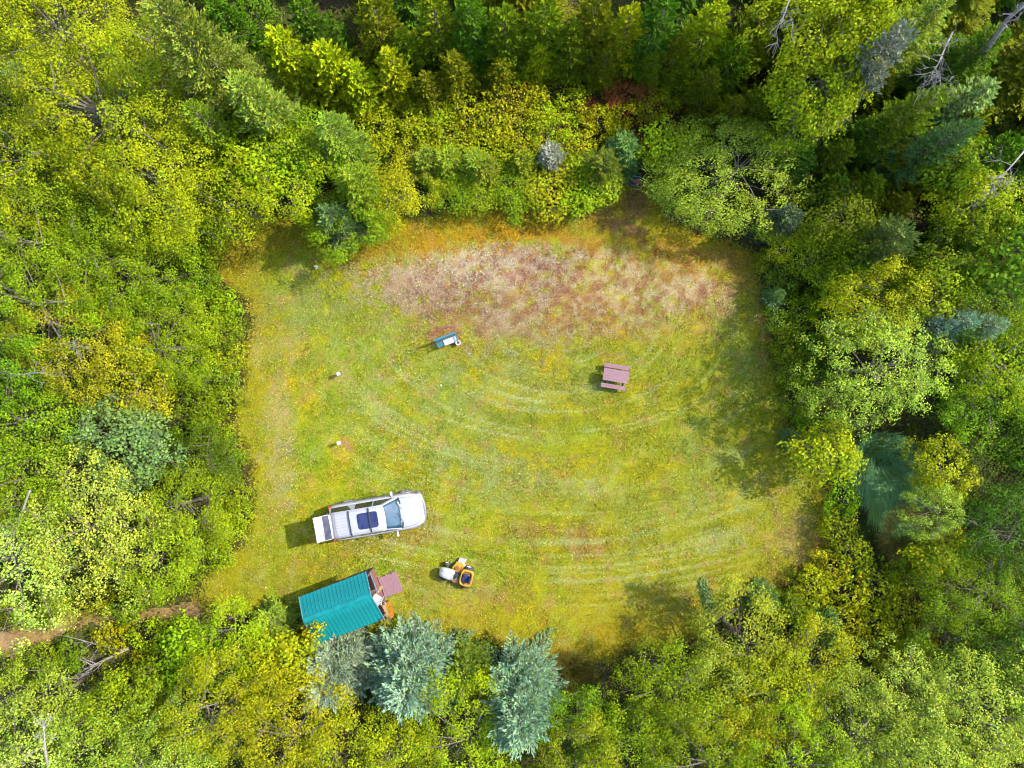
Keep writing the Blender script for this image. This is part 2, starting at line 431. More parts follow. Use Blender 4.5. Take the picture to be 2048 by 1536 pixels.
def broad_crown(seed, R, H, leaf=.15, dens=1.0, clump=.55, flat=.85, skirt=.35, warm=.15, pale=0.0, lean=0.0, lift=None, droop=.0):
    """crown of leaf clumps on limbs; returns crown mesh and wood mesh"""
    r = np.random.default_rng(seed)
    ch = R * flat * 2
    zc = (H - ch * .5) if lift is None else lift
    # lobed envelope
    lob = unit(r.normal(size=(7, 3)) + np.array([0, 0, .3])); la = r.uniform(.10, .30, 7) * (1.0 if R < 4 else .7)
    def env(d):
        e = np.ones(len(d)) * .82
        for q, a in zip(lob, la): e += a * np.clip((d @ q), 0, 1) ** 4
        return e
    nc = int(17 * R * R * (.55 / clump) ** 1.3) + 18
    ii = np.arange(nc); zz = 1 - (1 + skirt) * (ii + .5) / nc; ph = ii * 2.399963 + r.uniform(0, 6.28); sq = np.sqrt(1 - zz ** 2)
    d = unit(np.stack([sq * np.cos(ph), sq * np.sin(ph), zz], 1) + r.normal(size=(nc, 3)) * (1.1 / math.sqrt(nc)))
    def wav(f):
        return sum(np.cos(d @ unit(r.normal(size=3)) * f * r.uniform(.7, 1.4) + r.uniform(0, 6.28)) for _ in range(5)) / 2.6
    w1, w2 = wav(4.5), wav(7.0)
    outer = r.random(len(d)) < .74
    ok = ~(outer & (w2 < -.66)) & ~((d[:, 2] < .1) & (wav(5.0) < -.5))
    d, w1, outer = d[ok], w1[ok], outer[ok]
    rad = env(d) * (1 + .13 * w1) * np.where(outer, r.uniform(.82, 1.06, len(d)), r.uniform(.45, .8, len(d)))
    cc = d * rad[:, None] * np.array([R, R, ch * .5]); cc[:, 2] += zc
    cc[:, 2] = np.maximum(cc[:, 2], .25)
    cs = clump * r.uniform(.55, 1.2, len(cc))
    per = np.maximum((dens * 62 * (cs / .55) ** 2 * (.15 / leaf) ** 1.6).astype(int), 10)
    ci = np.repeat(np.arange(len(cc)), per); n = len(ci)
    out = unit(d + np.array([0, 0, .7])); No = out[ci]
    q = r.normal(size=(n, 3)); q = unit(q) * (r.random((n, 1)) ** .45)
    al = (q * No).sum(1, keepdims=True); q = q - No * al * .45; ho = unit(d * np.array([1., 1., .25]))[ci]; q = q + ho * (q * ho).sum(1, keepdims=True) * .3
    pos = cc[ci] + q * cs[ci][:, None]
    pos[:, 2] -= droop * (q ** 2).sum(1) * cs[ci]
    N = unit(No * .7 + q * .8 + np.array([0, 0, .35]) + r.normal(size=(n, 3)) * .42)
    U, W = frame(N, r)
    L = leaf * r.uniform(.65, 1.3, n)[:, None]
    V, F = leaves(pos, U * L * .5, W * L * .33, N)
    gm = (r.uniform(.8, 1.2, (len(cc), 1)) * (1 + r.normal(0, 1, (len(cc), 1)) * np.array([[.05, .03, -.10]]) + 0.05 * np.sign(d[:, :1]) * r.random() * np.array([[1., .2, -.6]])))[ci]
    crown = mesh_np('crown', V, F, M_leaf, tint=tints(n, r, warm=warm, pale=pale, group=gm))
    # wood: trunk, limbs, twigs
    w = MB(); tr = .020 * H + .02 * R * .5
    top = Vector((r.normal() * .1 * R, r.normal() * .1 * R, zc + ch * .22))
    w.tube([(0, 0, -.05), (top.x * .3, top.y * .3, H * .3), (top.x * .7, top.y * .7, zc), top], [tr, tr * .8, tr * .5, tr * .18], 7)
    order = r.permutation(len(cc))
    nl = min(len(cc), 9 + int(R * 3)); limb_pts = []
    for k in order[:nl]:
        e = Vector(cc[k]); z0 = max(H * .2, min(e.z - .35 * math.hypot(e.x, e.y), zc + ch * .1)); z0 = max(z0, .1)
        f = min(z0 / max(zc, .1), 1.2); s0 = Vector((top.x * .7 * f, top.y * .7 * f, z0))
        mid = s0.lerp(e, .5) + Vector((r.normal() * .1, r.normal() * .1, .12 * R * r.random()))
        w.tube([s0, mid, e], [tr * .26, tr * .16, tr * .05], 5, cap=False); limb_pts += [mid, s0.lerp(e, .75), e]
    if limb_pts:
        LP = np.array(limb_pts)
        for k in order[nl:nl + 50]:
            j = np.argmin(((LP - cc[k]) ** 2).sum(1))
            w.tube([LP[j], (LP[j] + cc[k]) / 2 + r.normal(size=3) * .06, cc[k]], [tr * .12, tr * .08, .008], 3, cap=False)
    wm = bpy.data.meshes.new('trunk'); wm.from_pydata(w.v, [], w.f); wm.update(); wm.materials.append(M_bark)
    return crown, wm

def conifer(seed, H, Rb, spr=.26, wid=.055, dens=1.0, soft=False, top=.9, base=.06, cool=.0, warm=.05):
    r = np.random.default_rng(seed)
    Cn = []; U = []; T = []; Nn = []
    w = MB(); tr = .016 * H + .03
    w.tube([(0, 0, -.05), (0, 0, H * .5), (0, 0, H)], [tr, tr * .55, .012], 7)
    z = H * base; nb = 0
    while z < H - .12:
        t = z / H
        L0 = Rb * (1 - t) ** top + .10
        for k in range(int(r.integers(8, 12) if not soft else r.integers(7, 11))):
            a = r.uniform(0, 2 * math.pi); L = L0 * r.uniform(.66, 1.12)
            up = -.32 + 1.0 * t ** 1.5 + r.normal() * .08
            dv = np.array([math.cos(a), math.sin(a), 0.]); sd = np.array([-dv[1], dv[0], 0.])
            zz = z + r.uniform(-.15, .15)
            def bp(s): return dv * L * s + np.array([0, 0, zz + L * (up * s + .28 * s * s * (1 - t))])
            if L > .4:
                w.tube([bp(0), bp(.5), bp(.95)], [tr * .16 * (1 - t) + .012, tr * .1 * (1 - t) + .008, .006], 3, cap=False)
            m = max(int(L / (.13 if not soft else .12) * dens), 2)
            for s in np.linspace(.22, 1.0, m):
                p0 = bp(s); tip = unit(bp(min(s + .1, 1.1)) - p0)
                wl_ = min(max((1 - s) * L * .62 + .08, .08), .75)
                for sg in (-1, 1):
                    dirn = unit(tip * .75 + sg * sd * .8 + r.normal(size=3) * .12)
                    nn = max(int(wl_ / .15 * dens), 1)
                    for q in range(nn):
                        fq = (q + r.random()) / nn
                        c = p0 + dirn * wl_ * fq
                        u = unit(dirn * .7 + tip * .35 + sg * sd * r.normal() * .35 + np.array([0, 0, .22 + .3 * r.random()]) + r.normal(size=3) * .22)
                        Cn.append(c); U.append(u)
                if s > .9:
                    Cn.append(p0 + tip * .1); U.append(tip)
        z += (.24 + .02 * H) * r.uniform(.8, 1.2) * (.6 + .5 * (1 - t))
    for k in range(6):   # leader
        Cn.append(np.array([0, 0, H - .1 + .02 * k])); U.append(unit(np.array([r.normal() * .5, r.normal() * .5, 1.])))
    Cn = np.array(Cn); U = np.array(U); n = len(Cn)
    L = spr * r.uniform(.6, 1.25, n)[:, None]
    # two crossing blades per sprig
    Nv = unit(np.cross(U, r.normal(size=(n, 3)))); Wv = np.cross(Nv, U)
    wd = wid * r.uniform(.8, 1.25, n)[:, None]
    V1, F1 = leaves(Cn, U * L * .5, Wv * wd, Nv, 0.1); V2, F2 = leaves(Cn, U * L * .5, Nv * wd, Wv, 0.1)
    V = np.concatenate([V1, V2]); F = np.concatenate([F1, F2 + len(V1)])
    t1 = tints(n, r, lo=.65, hi=1.3, warm=warm, cool=cool)
    crown = mesh_np('crown', V, F, M_needle, tint=np.concatenate([t1, t1]))
    wm = bpy.data.meshes.new('trunk'); wm.from_pydata(w.v, [], w.f); wm.update(); wm.materials.append(M_bark)
    return crown, wm

# ------------------------------------------------------------------ tree library (shared meshes)
LIB = {}
def lib(key, fn, R, H): LIB.setdefault(key, []).append((fn, R, H))
# fine-leaved broadleaf, several sizes
for sd, R, H in ((11, 1.5, 3.6), (12, 2.2, 5.5), (13, 3.0, 7.5), (14, 3.8, 9.0), (15, 3.2, 8.5)):
    lib('B', broad_crown(sd, R, H, leaf=.098, clump=.5, warm=.2, dens=1.0, flat=.8), R, H)
for sd, R, H in ((21, 1.6, 4.0), (22, 2.6, 6.5), (23, 3.4, 8.5)):
    lib('M', broad_crown(sd, R, H, leaf=.165, clump=.5, warm=.14, dens=1.15, flat=.78), R, H)
for sd, R, H in ((31, 2.4, 6.0), (32, 3.4, 8.0), (33, 4.2, 7.0)):
    lib('P', broad_crown(sd, R, H, leaf=.108, clump=.46, warm=.12, pale=.15, dens=1.05, flat=.8 if R < 4 else .75), R, H)
for sd, H, R in ((41, 4.0, 1.1), (42, 8.0, 1.9), (43, 11.0, 2.5), (44, 4.8, 2.2), (45, 5.2, 2.75), (46, 7.0, 2.5)):
    lib('S', conifer(sd, H, R, spr=.23, wid=.034, cool=.2, warm=.16, top=.6, dens=1.2), R, H)
for sd, H, R in ((51, 6.0, 1.7), (52, 10.0, 2.3), (53, 13.0, 2.7)):
    lib('F', conifer(sd, H, R, spr=.24, wid=.052, soft=True, warm=.15, dens=.95), R, H)
for sd, R, H in ((61, .8, 1.1), (62, 1.15, 1.5), (63, 1.5, 2.2)):
    lib('H', broad_crown(sd, R, H, leaf=.115, clump=.36, warm=.15, dens=1.1, flat=.55, skirt=.9, lift=H * .52), R, H)
for sd, R, H in ((71, .9, 1.3), (72, 1.3, 1.7)):
    lib('G', broad_crown(sd, R, H, leaf=.13, clump=.3, warm=.16, dens=1.1, flat=.55, skirt=.9, lift=H * .52), R, H)

COL = {'lime': (152, 176, 8), 'yel': (164, 170, 2), 'gold': (182, 184, 4), 'grn': (114, 146, 18), 'mid': (134, 156, 14), 'dk': (84, 114, 22), 'olive': (118, 130, 10),
       'sage': (146, 166, 44), 'silver': (160, 178, 60), 'blue': (162, 180, 146), 'bgrn': (124, 152, 74), 'dblue': (104, 132, 96), 'rust': (166, 168, 24), 'ylcon': (162, 174, 10), 'dgrn': (90, 120, 24), 'red': (180, 100, 62)}
ADJ = {'lime': 'lime green', 'yel': 'yellow green', 'gold': 'golden yellow', 'grn': 'green', 'mid': 'mid green', 'dk': 'dark green', 'olive': 'olive green', 'sage': 'sage green', 'silver': 'silvery green',
       'blue': 'blue grey', 'bgrn': 'bluish green', 'dblue': 'dark blue grey', 'rust': 'rusty green', 'ylcon': 'yellow green', 'dgrn': 'deep green', 'red': 'rusty red'}
NOUN = {'B': ('broadleaf_tree', 'small-leaved broadleaf tree', 'tree'), 'M': ('maple_tree', 'big-leaved broadleaf tree', 'tree'), 'P': ('poplar_tree', 'pale-leaved broadleaf tree', 'tree'),
        'S': ('spruce_tree', 'spruce', 'tree'), 'F': ('fir_tree', 'fir', 'tree'), 'H': ('shrub', 'leafy shrub', 'shrub'), 'G': ('flowering_shrub', 'feathery shrub', 'shrub')}

TREES = []   # dicts, labelled at the end
_used = {}
def plant(kind, px, py, rpx, col, h=None, label=None, v=None, tip=None):
    """px, py: where the crown centre (conifers: the tip) is seen in the photograph; rpx: crown radius there"""
    con = kind in 'SF'
    if kind == 'F': h = h * .62
    opts = LIB[kind]
    if con:
        h = h or 8.0
        base = P(px, py, h); base.z = 0
        r = rpx / S * .9
        i = min(range(len(opts)), key=lambda j: abs(math.log(opts[j][1] / r)) * 2 + abs(math.log(opts[j][2] / h)))
        (cm, wm), R0, H0 = opts[i]; sxy, sz = r / R0, h / H0
    else:
        zc = (h or 0) * .62 if h else 0
        if h is None:
            h = {'H': rpx / S * 1.35, 'G': rpx / S * 1.4}.get(kind, rpx / S * 2.2); zc = h * .62
        base = P(px, py, zc); base.z = 0
        r = rpx / S * (HC - zc) / HC
        cand = sorted(range(len(opts)), key=lambda j: abs(math.log(opts[j][1] / r)))[:2]
        i = cand[0] if abs(math.log(opts[cand[0]][1] / r)) < .12 else cand[_used.get(kind, 0) % 2 if abs(math.log(opts[cand[1]][1] / r)) < .35 else 0]
        _used[kind] = _used.get(kind, 0) + 1
        (cm, wm), R0, H0 = opts[i]; sxy, sz = r / R0, h / H0
    nm, noun, cat = NOUN[kind]
    t = empty(nm, base, random.uniform(0, 6.283))
    j = random.uniform(.93, 1.07); t.scale = (sxy * j, sxy / j, sz)
    cr = link('crown', cm, t)
    c = np.array(COL[col], float) if isinstance(col, str) else np.array(col, float)
    a = lin(np.clip(c + rng.normal(0, 5, 3), 0, 255)) / GAIN * {'F': 2.6, 'S': 2.1, 'P': 2.05}.get(kind, 1.92)
    cr.color = (*[float(x) for x in np.clip(a, .004, .8)], 1)
    link('trunk' if kind not in 'HG' else 'stems', wm, t)
    TREES.append(dict(o=t, kind=kind, px=px, py=py, r=rpx, col=col if isinstance(col, str) else 'grn', label=label, noun=noun, cat=cat))
    return t

# ------------------------------------------------------------------ the trees one can tell apart
T_ = plant
# --- top left wood
T_('B', 140, 80, 150, 'yel', 10, 'tall yellow green tree filling the top left corner of the photo')
T_('B', 235, 255, 175, 'yel', 9.5, 'widest yellow green tree in the top left wood')
T_('B', 95, 340, 120, 'yel', 8)
T_('B', 330, 380, 130, 'yel', 8)
T_('B', 330, 170, 110, 'lime', 9)
T_('B', 20, 30, 80, 'lime', 9)
T_('B', 215, 420, 90, 'mid', 6.5)
T_('S', 300, -5, 100, 'silver', 13, 'tall pale spruce with its tip at the top edge of the photo')
T_('S', 20, 138, 60, 'blue', 8, 'small blue grey spruce at the left edge of the photo, near the top')
T_('S', 472, 164, 85, 'silver', 9, 'pale spruce poking out between yellow trees, top left')
T_('S', 378, 215, 55, 'sage', 9)
T_('S', 650, 238, 66, 'silver', 7)
T_('F', 548, 62, 86, 'ylcon', 10.5, 'bright yellow green fir in the upper left wood')
T_('F', 640, 90, 80, 'ylcon', 10)
T_('F', 700, 130, 70, 'ylcon', 8)
T_('B', 560, 335, 92, 'yel', 6, 'yellow green tree above the left end of the lawn\'s top edge')
T_('B', 620, 300, 70, 'mid', 5.5)
T_('B', 470, 405, 86, 'yel', 6)
T_('M', 500, 330, 80, 'lime', 6)
T_('B', 395, 455, 70, 'mid', 5)
T_('B', 60, 470, 130, 'mid', 7.5)
T_('B', 200, 520, 110, 'mid', 6.5)
T_('S', 700, 345, 70, 'sage', 6)
T_('B', 700, 430, 82, 'mid', 3.6, 'rounded mid green tree bulging into the lawn at its top left corner')
T_('S', 655, 425, 62, 'bgrn', 4.6, 'bluish young spruce at the lawn\'s top left corner')
T_('B', 775, 400, 62, 'yel', 3.4)
# --- top middle: olive firs, low lime growth, row of bushes by the lawn
for (x, y, r, h, c) in ((420, 0, 70, 11, 'dk'), (590, -10, 70, 11, 'dgrn'), (735, -15, 80, 12, 'olive'), (800, 62, 62, 9, 'olive'), (862, -12, 70, 12, 'olive'), (772, 100, 66, 8.5, 'ylcon'),
                       (935, -5, 85, 11, 'dgrn'), (1010, 20, 80, 10, 'olive'), (1090, -10, 70, 11, 'olive'), (1150, 45, 60, 8.5, 'olive'), (1080, 92, 50, 6, 'ylcon'),
                       (1268, 12, 62, 9.5, 'ylcon'), (1200, -20, 70, 11, 'olive'), (1340, -10, 76, 11, 'dgrn'), (1370, 70, 56, 8, 'olive'), (1445, 5, 76, 11, 'ylcon'),
                       (1490, 80, 66, 9, 'olive'), (905, 110, 66, 7.5, 'olive'), (850, 150, 56, 6.5, 'olive'), (1000, 120, 56, 6, 'olive'), (1215, 100, 46, 5.5, 'olive'), (1310, 110, 46, 5.5, 'olive'), (1430, 140, 56, 7, 'olive')):
    T_('F', x, y, r, c, h)
for (x, y, r, c) in ((740, 265, 60, 'yel'), (800, 250, 60, 'yel'), (860, 245, 56, 'lime'), (930, 215, 56, 'gold'), (985, 240, 60, 'gold'), (1040, 190, 50, 'gold'), (1035, 270, 62, 'yel'), (1105, 265, 60, 'lime'),
                     (1150, 290, 50, 'gold'), (890, 300, 60, 'yel'), (965, 305, 60, 'yel'), (1080, 220, 46, 'yel'), (840, 200, 50, 'yel')):
    T_('G' if c == 'gold' else 'H', x, y, r, c)
for (x, y, r, c) in ((1200, 240, 38, 'gold'), (1250, 228, 36, 'gold'), (1310, 215, 40, 'yel'), (1235, 272, 34, 'gold'), (1290, 188, 30, 'red'), (1178, 215, 24, 'red'), (1277, 295, 22, 'red'), (1345, 185, 36, 'yel'), (1235, 190, 32, 'red'), (1150, 200, 34, 'gold')):
    T_('H', x, y, r, c)
T_('B', 840, 350, 66, 'yel', 2.0); T_('B', 905, 365, 60, 'mid', 2.0); T_('B', 968, 358, 62, 'yel', 2.0); T_('M', 1095, 370, 66, 'yel', 2.0, 'big-leaved yellow green bush at the lawn\'s top edge, left of the path')
T_('M', 1170, 375, 60, 'lime', 2.0); T_('B', 1035, 365, 60, 'mid', 2.0)
T_('S', 1105, 300, 42, 'blue', 3.0, 'blue grey spruce tip among lime bushes above the lawn'); T_('S', 895, 310, 52, 'sage', 2.9); T_('S', 950, 320, 48, 'sage', 2.9); T_('S', 850, 312, 44, 'sage', 2.9); T_('S', 970, 330, 44, 'sage', 3.0)
T_('S', 1210, 320, 66, 'sage', 3.6, 'bluish spruce left of the path mouth above the lawn'); T_('S', 1050, 315, 40, 'sage', 2.9); T_('S', 1255, 285, 50, 'bgrn', 3)
bt = T_('P', 1448, 340, 164, 'sage', 4.4, 'large round cream-dappled tree at the lawn\'s top right corner'); bt.rotation_euler.z = .3; bt.scale.y *= .78
T_('M', 1335, 305, 60, 'lime', 3.2); T_('B', 1585, 300, 44, 'grn', 4)
# --- top right wood
T_('M', 1640, 110, 128, 'lime', 10, 'tall lime green big-leaved tree in the top right wood'); T_('M', 1620, 205, 95, 'lime', 8.5); T_('M', 1700, 60, 90, 'lime', 11)
T_('S', 1812, 62, 76, 'blue', 11, 'blue grey spruce near the top edge, right half of the photo'); T_('S', 1888, 186, 66, 'sage', 8.5, 'sage green spruce with a bare pointed leader, top right wood')
for (x, y, r, h, c) in ((1560, -10, 70, 12, 'olive'), (1900, -10, 110, 13, 'sage'), (2010, 60, 110, 13, 'dgrn'), (1990, 170, 110, 12, 'bgrn'), (1975, 225, 86, 10, 'olive'), (1770, 250, 80, 8, 'dgrn'), (1850, 300, 80, 8.5, 'olive'),
                       (1700, 290, 66, 7, 'olive'), (1920, 285, 70, 9, 'olive'), (1760, 360, 70, 6.5, 'olive'), (1690, 360, 60, 6, 'dgrn'), (1820, 400, 66, 6.5, 'olive'), (2040, 280, 80, 10, 'dgrn'), (2050, 420, 80, 9, 'dgrn'), (1540, 180, 60, 7, 'olive'), (1620, 310, 60, 6, 'dgrn'),
                       (1740, -15, 80, 12, 'olive'), (1480, 200, 56, 6, 'olive')):
    T_('F', x, y, r, c, h)
T_('M', 1935, 415, 80, 'lime', 7, 'lime green big-leaved tree near the right edge, upper half'); T_('M', 1880, 340, 60, 'grn', 7)
T_('S', 1815, 465, 84, 'bgrn', 6, 'bluish spruce right of the lawn\'s top right corner'); T_('S', 1950, 248, 60, 'bgrn', 9); T_('S', 1590, 425, 44, 'dblue', 4)
T_('B', 1665, 430, 70, 'olive', 4.5); T_('B', 1730, 500, 70, 'mid', 4); T_('B', 1640, 500, 60, 'mid', 3); T_('B', 1580, 480, 48, 'yel', 2.4); T_('B', 1900, 520, 80, 'grn', 6); T_('M', 2010, 510, 90, 'grn', 7)
T_('M', 1850, 585, 88, 'mid', 6); T_('B', 1960, 600, 84, 'grn', 6); T_('B', 1760, 560, 70, 'grn', 4.5); T_('M', 1680, 560, 56, 'mid', 3)
# --- right side
T_('P', 1745, 735, 128, 'silver', 6.8, 'silvery round tree on the right side of the lawn'); T_('B', 1725, 630, 84, 'yel', 6)
T_('P', 1958, 770, 126, 'grn', 4.4, 'deep green round tree near the right edge, middle'); T_('B', 1985, 720, 96, 'lime', 5.6)
T_('S', 1950, 640, 56, 'blue', 6.5); T_('S', 2005, 648, 56, 'blue', 6.5); T_('S', 1895, 650, 46, 'blue', 6)
T_('M', 1652, 905, 64, 'yel', 3.8, 'bright yellow green young tree where the lawn\'s right edge turns'); T_('M', 1872, 940, 72, 'yel', 4.2, 'bright yellow green young tree right of the reed patch')
T_('B', 1965, 905, 90, 'dk', 3.6); T_('B', 2030, 860, 70, 'dgrn', 4.5)
for (x, y, r, c) in ((1572, 560, 40, 'grn'), (1562, 640, 36, 'sage'), (1580, 690, 44, 'mid'), (1590, 745, 46, 'grn'), (1605, 800, 46, 'grn'), (1632, 760, 44, 'dgrn'), (1625, 690, 44, 'grn'), (1610, 620, 44, 'mid'), (1640, 600, 40, 'mid'),
                     (1612, 850, 32, 'grn'), (1540, 520, 34, 'mid')):
    T_('H', x, y, r, c)
T_('S', 1592, 880, 26, 'bgrn', 1.6); T_('S', 1562, 590, 26, 'bgrn', 1.8)
# --- bottom right
for (x, y, r, c) in ((1680, 1060, 46, 'yel'), (1665, 1140, 44, 'gold'), (1715, 1120, 50, 'yel'), (1630, 1170, 46, 'gold'), (1700, 1190, 56, 'gold'), (1760, 1180, 54, 'yel'), (1760, 1250, 54, 'gold'), (1700, 1250, 50, 'yel'), (1820, 1160, 46, 'yel'),
                     (1600, 1210, 44, 'yel'), (1640, 1240, 44, 'yel'), (1810, 1230, 50, 'gold'), (1850, 1110, 44, 'lime'), (1780, 1310, 50, 'gold'), (1690, 1000, 44, 'lime'), (1840, 1290, 50, 'yel')):
    T_('G', x, y, r, c)
T_('M', 1885, 1105, 60, 'yel', 4); T_('B', 1950, 1180, 100, 'grn', 5); T_('B', 1990, 1060, 90, 'dgrn', 6); T_('B', 1900, 1270, 86, 'grn', 4.5); T_('B', 2020, 1290, 90, 'dk', 6)
T_('B', 1480, 1275, 96, 'sage', 4.6, 'sage green rounded tree at the bottom right edge of the lawn'); T_('B', 1330, 1370, 105, 'mid', 5, 'mid green tree below the lawn\'s lower edge, right of the blue spruces')
T_('B', 1410, 1400, 90, 'sage', 5.5); T_('B', 1540, 1380, 110, 'yel', 6, 'yellow green tree in the lower right wood, behind the sage one'); T_('B', 1620, 1330, 86, 'yel', 5)
T_('S', 1545, 1215, 36, 'bgrn', 2.6); T_('S', 1680, 1285, 52, 'bgrn', 4, 'bluish spruce among golden shrubs, lower right'); T_('S', 1610, 1240, 40, 'sage', 3.4)
T_('P', 1790, 1400, 110, 'silver', 7); T_('P', 1940, 1420, 130, 'silver', 8, 'large cream-dappled tree in the bottom right corner'); T_('B', 1690, 1450, 110, 'sage', 7); T_('B', 1560, 1500, 110, 'lime', 7.5); T_('B', 1400, 1500, 110, 'mid', 7); T_('P', 2040, 1350, 90, 'sage', 7)
T_('P', 1830, 1520, 120, 'silver', 8.5); T_('B', 1280, 1470, 90, 'mid', 5.5); T_('B', 1480, 1460, 84, 'yel', 6)
# --- bottom: blue spruces by the shed and the trees below
T_('S', 640, 1385, 106, 'blue', 5.0, 'blue grey spruce leaning over the shed\'s lower left roof corner')
T_('S', 812, 1402, 128, 'blue', 5.4, 'widest blue grey spruce, right below the shed')
T_('S', 1040, 1475, 114, 'blue', 7, 'tall blue grey spruce alone below the lawn, right of the shed')
T_('S', 928, 1375, 66, 'sage', 4, 'sage green spruce between the two large blue spruces')
T_('S', 530, 1268, 54, 'sage', 3.0, 'low sage green spruce left of the shed')
T_('H', 626, 1258, 26, 'gold', 3.6, 'small golden shrub at the left end of the shed roof')
T_('M', 965, 1370, 44, 'yel', 3.4); T_('B', 930, 1460, 110, 'lime', 6, 'lime green tree between the blue spruces at the bottom edge'); T_('B', 790, 1500, 90, 'yel', 6)
T_('M', 560, 1330, 76, 'yel', 4.5); T_('B', 470, 1310, 90, 'lime', 4.5, 'lime green tree left of the shed, below the lawn'); T_('M', 395, 1310, 66, 'lime', 4)
T_('B', 590, 1450, 120, 'yel', 6.5, 'yellow green tree at the bottom edge, left of the blue spruces'); T_('B', 440, 1420, 120, 'yel', 6.5); T_('B', 680, 1500, 90, 'yel', 6); T_('P', 350, 1500, 110, 'sage', 7)
T_('B', 250, 1420, 76, 'yel', 5); T_('B', 220, 1500, 90, 'sage', 6.5); T_('B', 90, 1410, 90, 'sage', 6); T_('P', 60, 1500, 100, 'silver', 7.5); T_('M', 300, 1370, 50, 'grn', 4)
T_('B', 1160, 1440, 76, 'grn', 4.5); T_('B', 1150, 1510, 80, 'mid', 6)
# --- left side
T_('B', 95, 590, 130, 'mid', 7, 'mid green tree at the left edge, upper half'); T_('B', 290, 570, 110, 'mid', 5.5); T_('B', 140, 690, 115, 'rust', 6.5, 'rust-tinged tree at the left side, level with the bench')
T_('B', 330, 690, 100, 'mid', 5); T_('B', 270, 780, 90, 'yel', 5); T_('M', 260, 880, 108, 'bgrn', 5.5, 'bluish green big-leaved tree at the left side, level with the lower white post')
T_('B', 80, 850, 105, 'mid', 6); T_('B', 60, 960, 100, 'mid', 6.5); T_('P', 190, 1050, 150, 'silver', 6.5, 'large cream-dappled tree at the left side, above the dirt track'); T_('P', 45, 1120, 110, 'silver', 7.5)
T_('P', 320, 1110, 100, 'mid', 5); T_('B', 370, 1010, 90, 'mid', 4.5); T_('B', 410, 930, 70, 'dgrn', 3.4); T_('B', 30, 740, 80, 'grn', 7)
for (x, y, r, c) in ((380, 560, 52, 'grn'), (420, 610, 46, 'mid'), (440, 670, 46, 'mid'), (400, 660, 50, 'mid'), (455, 720, 42, 'yel'), (420, 750, 50, 'mid'), (440, 800, 42, 'mid'), (390, 810, 50, 'grn'), (420, 860, 44, 'mid'), (370, 740, 50, 'mid'),
                     (380, 870, 44, 'grn'), (455, 920, 40, 'grn'), (465, 990, 40, 'mid'), (440, 1050, 50, 'lime'), (410, 1100, 50, 'lime'), (470, 1030, 40, 'lime'), (390, 510, 46, 'grn'), (360, 1150, 46, 'mid'), (300, 1180, 40, 'mid'), (450, 620, 34, 'lime')):
    T_('H', x, y, r, c)

for (x, y, r, c) in ((70, 1222, 44, 'mid'), (190, 1200, 44, 'yel'), (300, 1275, 44, 'lime'), (215, 1275, 34, 'yel'), (60, 1330, 50, 'mid'), (140, 1315, 34, 'grn'), (350, 1268, 40, 'lime'), (110, 1205, 34, 'lime'), (20, 1225, 40, 'mid'), (280, 1340, 34, 'yel'), (200, 1390, 40, 'mid')):
    T_('H', x, y, r, c)

# ------------------------------------------------------------------ fill the wood behind and beyond the frame
cov = [(t['px'], t['py'], t['r']) for t in TREES]
def covered(x, y, r):
    return any((x - a) ** 2 + (y - b) ** 2 < (c * .78 + r * .35) ** 2 for a, b, c in cov)
frng = random.Random(5)
for _ in range(2600):
    x = frng.uniform(-260, 2340); y = frng.uniform(-240, 1760)
    inside = 0 < x < 2048 and 0 < y < 1536
    if x < 1024 and not inside and (x < -130): continue
    gx, gy = 1024 + (x - 1024) * .9, 768 + (y - 768) * .9
    sd = float(min(poly_sd(gx, gy, LAWN), poly_sd(gx, gy, TRACK)))
    if sd < 34: continue
    if 60 < x < 330 and 1230 < y < 1420: continue       # the gap with the fallen birch
    if 1700 < x < 1860 and 850 < y < 1120: continue     # reeds and the tall grass
    if 1080 < x < 1420 and 140 < y < 260 : continue      # the opening with red growth
    r = frng.uniform(46, 92) if inside else frng.uniform(90, 130)
    r = min(r, max(sd * .9, 30))
    if covered(x, y, r): continue
    right = x > 1350
    if y < 380 and x > 640: k, c, h = ('F', frng.choice(['olive', 'dgrn', 'olive', 'dk']), frng.uniform(7, 10))
    elif right and y < 1000: k, c, h = frng.choice([('B', 'grn', 5.5), ('F', 'olive', 7), ('B', 'dgrn', 5), ('M', 'mid', 5)])
    elif right: k, c, h = frng.choice([('B', 'mid', 5.5), ('B', 'sage', 5.5), ('P', 'sage', 6)])
    else: k, c, h = frng.choice([('B', 'mid', 5), ('B', 'yel', 5), ('B', 'lime', 5), ('B', 'grn', 4.5)])
    h = min(h, r / S * 2.6 + 1.0) if k != 'F' else h
    if r < 40 and k != 'F': k = 'H'; h = None
    plant(k, x, y, r, c, h)
    cov.append((x, y, r))

# labels: what tells a tree apart, else its place in a row of its kind
def region(t):
    x, y = t['px'], t['py']
    if y < 230: row = 'top'
    elif y < 520: row = 'upper'
    elif y < 1000: row = 'middle'
    elif y < 1290: row = 'lower'
    else: row = 'bottom'
    colm = 'left' if x < 700 else ('centre' if x < 1350 else 'right')
    return row, colm
ORD = ['first', 'second', 'third', 'fourth', 'fifth', 'sixth', 'seventh', 'eighth', 'ninth', 'tenth', 'eleventh', 'twelfth', 'thirteenth', 'fourteenth', 'fifteenth', 'sixteenth', 'seventeenth', 'eighteenth', 'nineteenth', 'twentieth']
buckets = {}
for t in TREES:
    o = t['o']; row, colm = region(t)
    o['category'] = t['cat']
    o['group'] = {'S': 'spruces round the clearing', 'F': 'firs of the wood', 'H': 'shrubs along the edge of the wood', 'G': 'feathery shrubs of the clearing edge'}.get(t['kind'], 'broadleaf trees round the clearing')
    if t['label']: o['label'] = t['label']
    else: buckets.setdefault((ADJ[t['col']], t['noun'], row, colm), []).append(t)
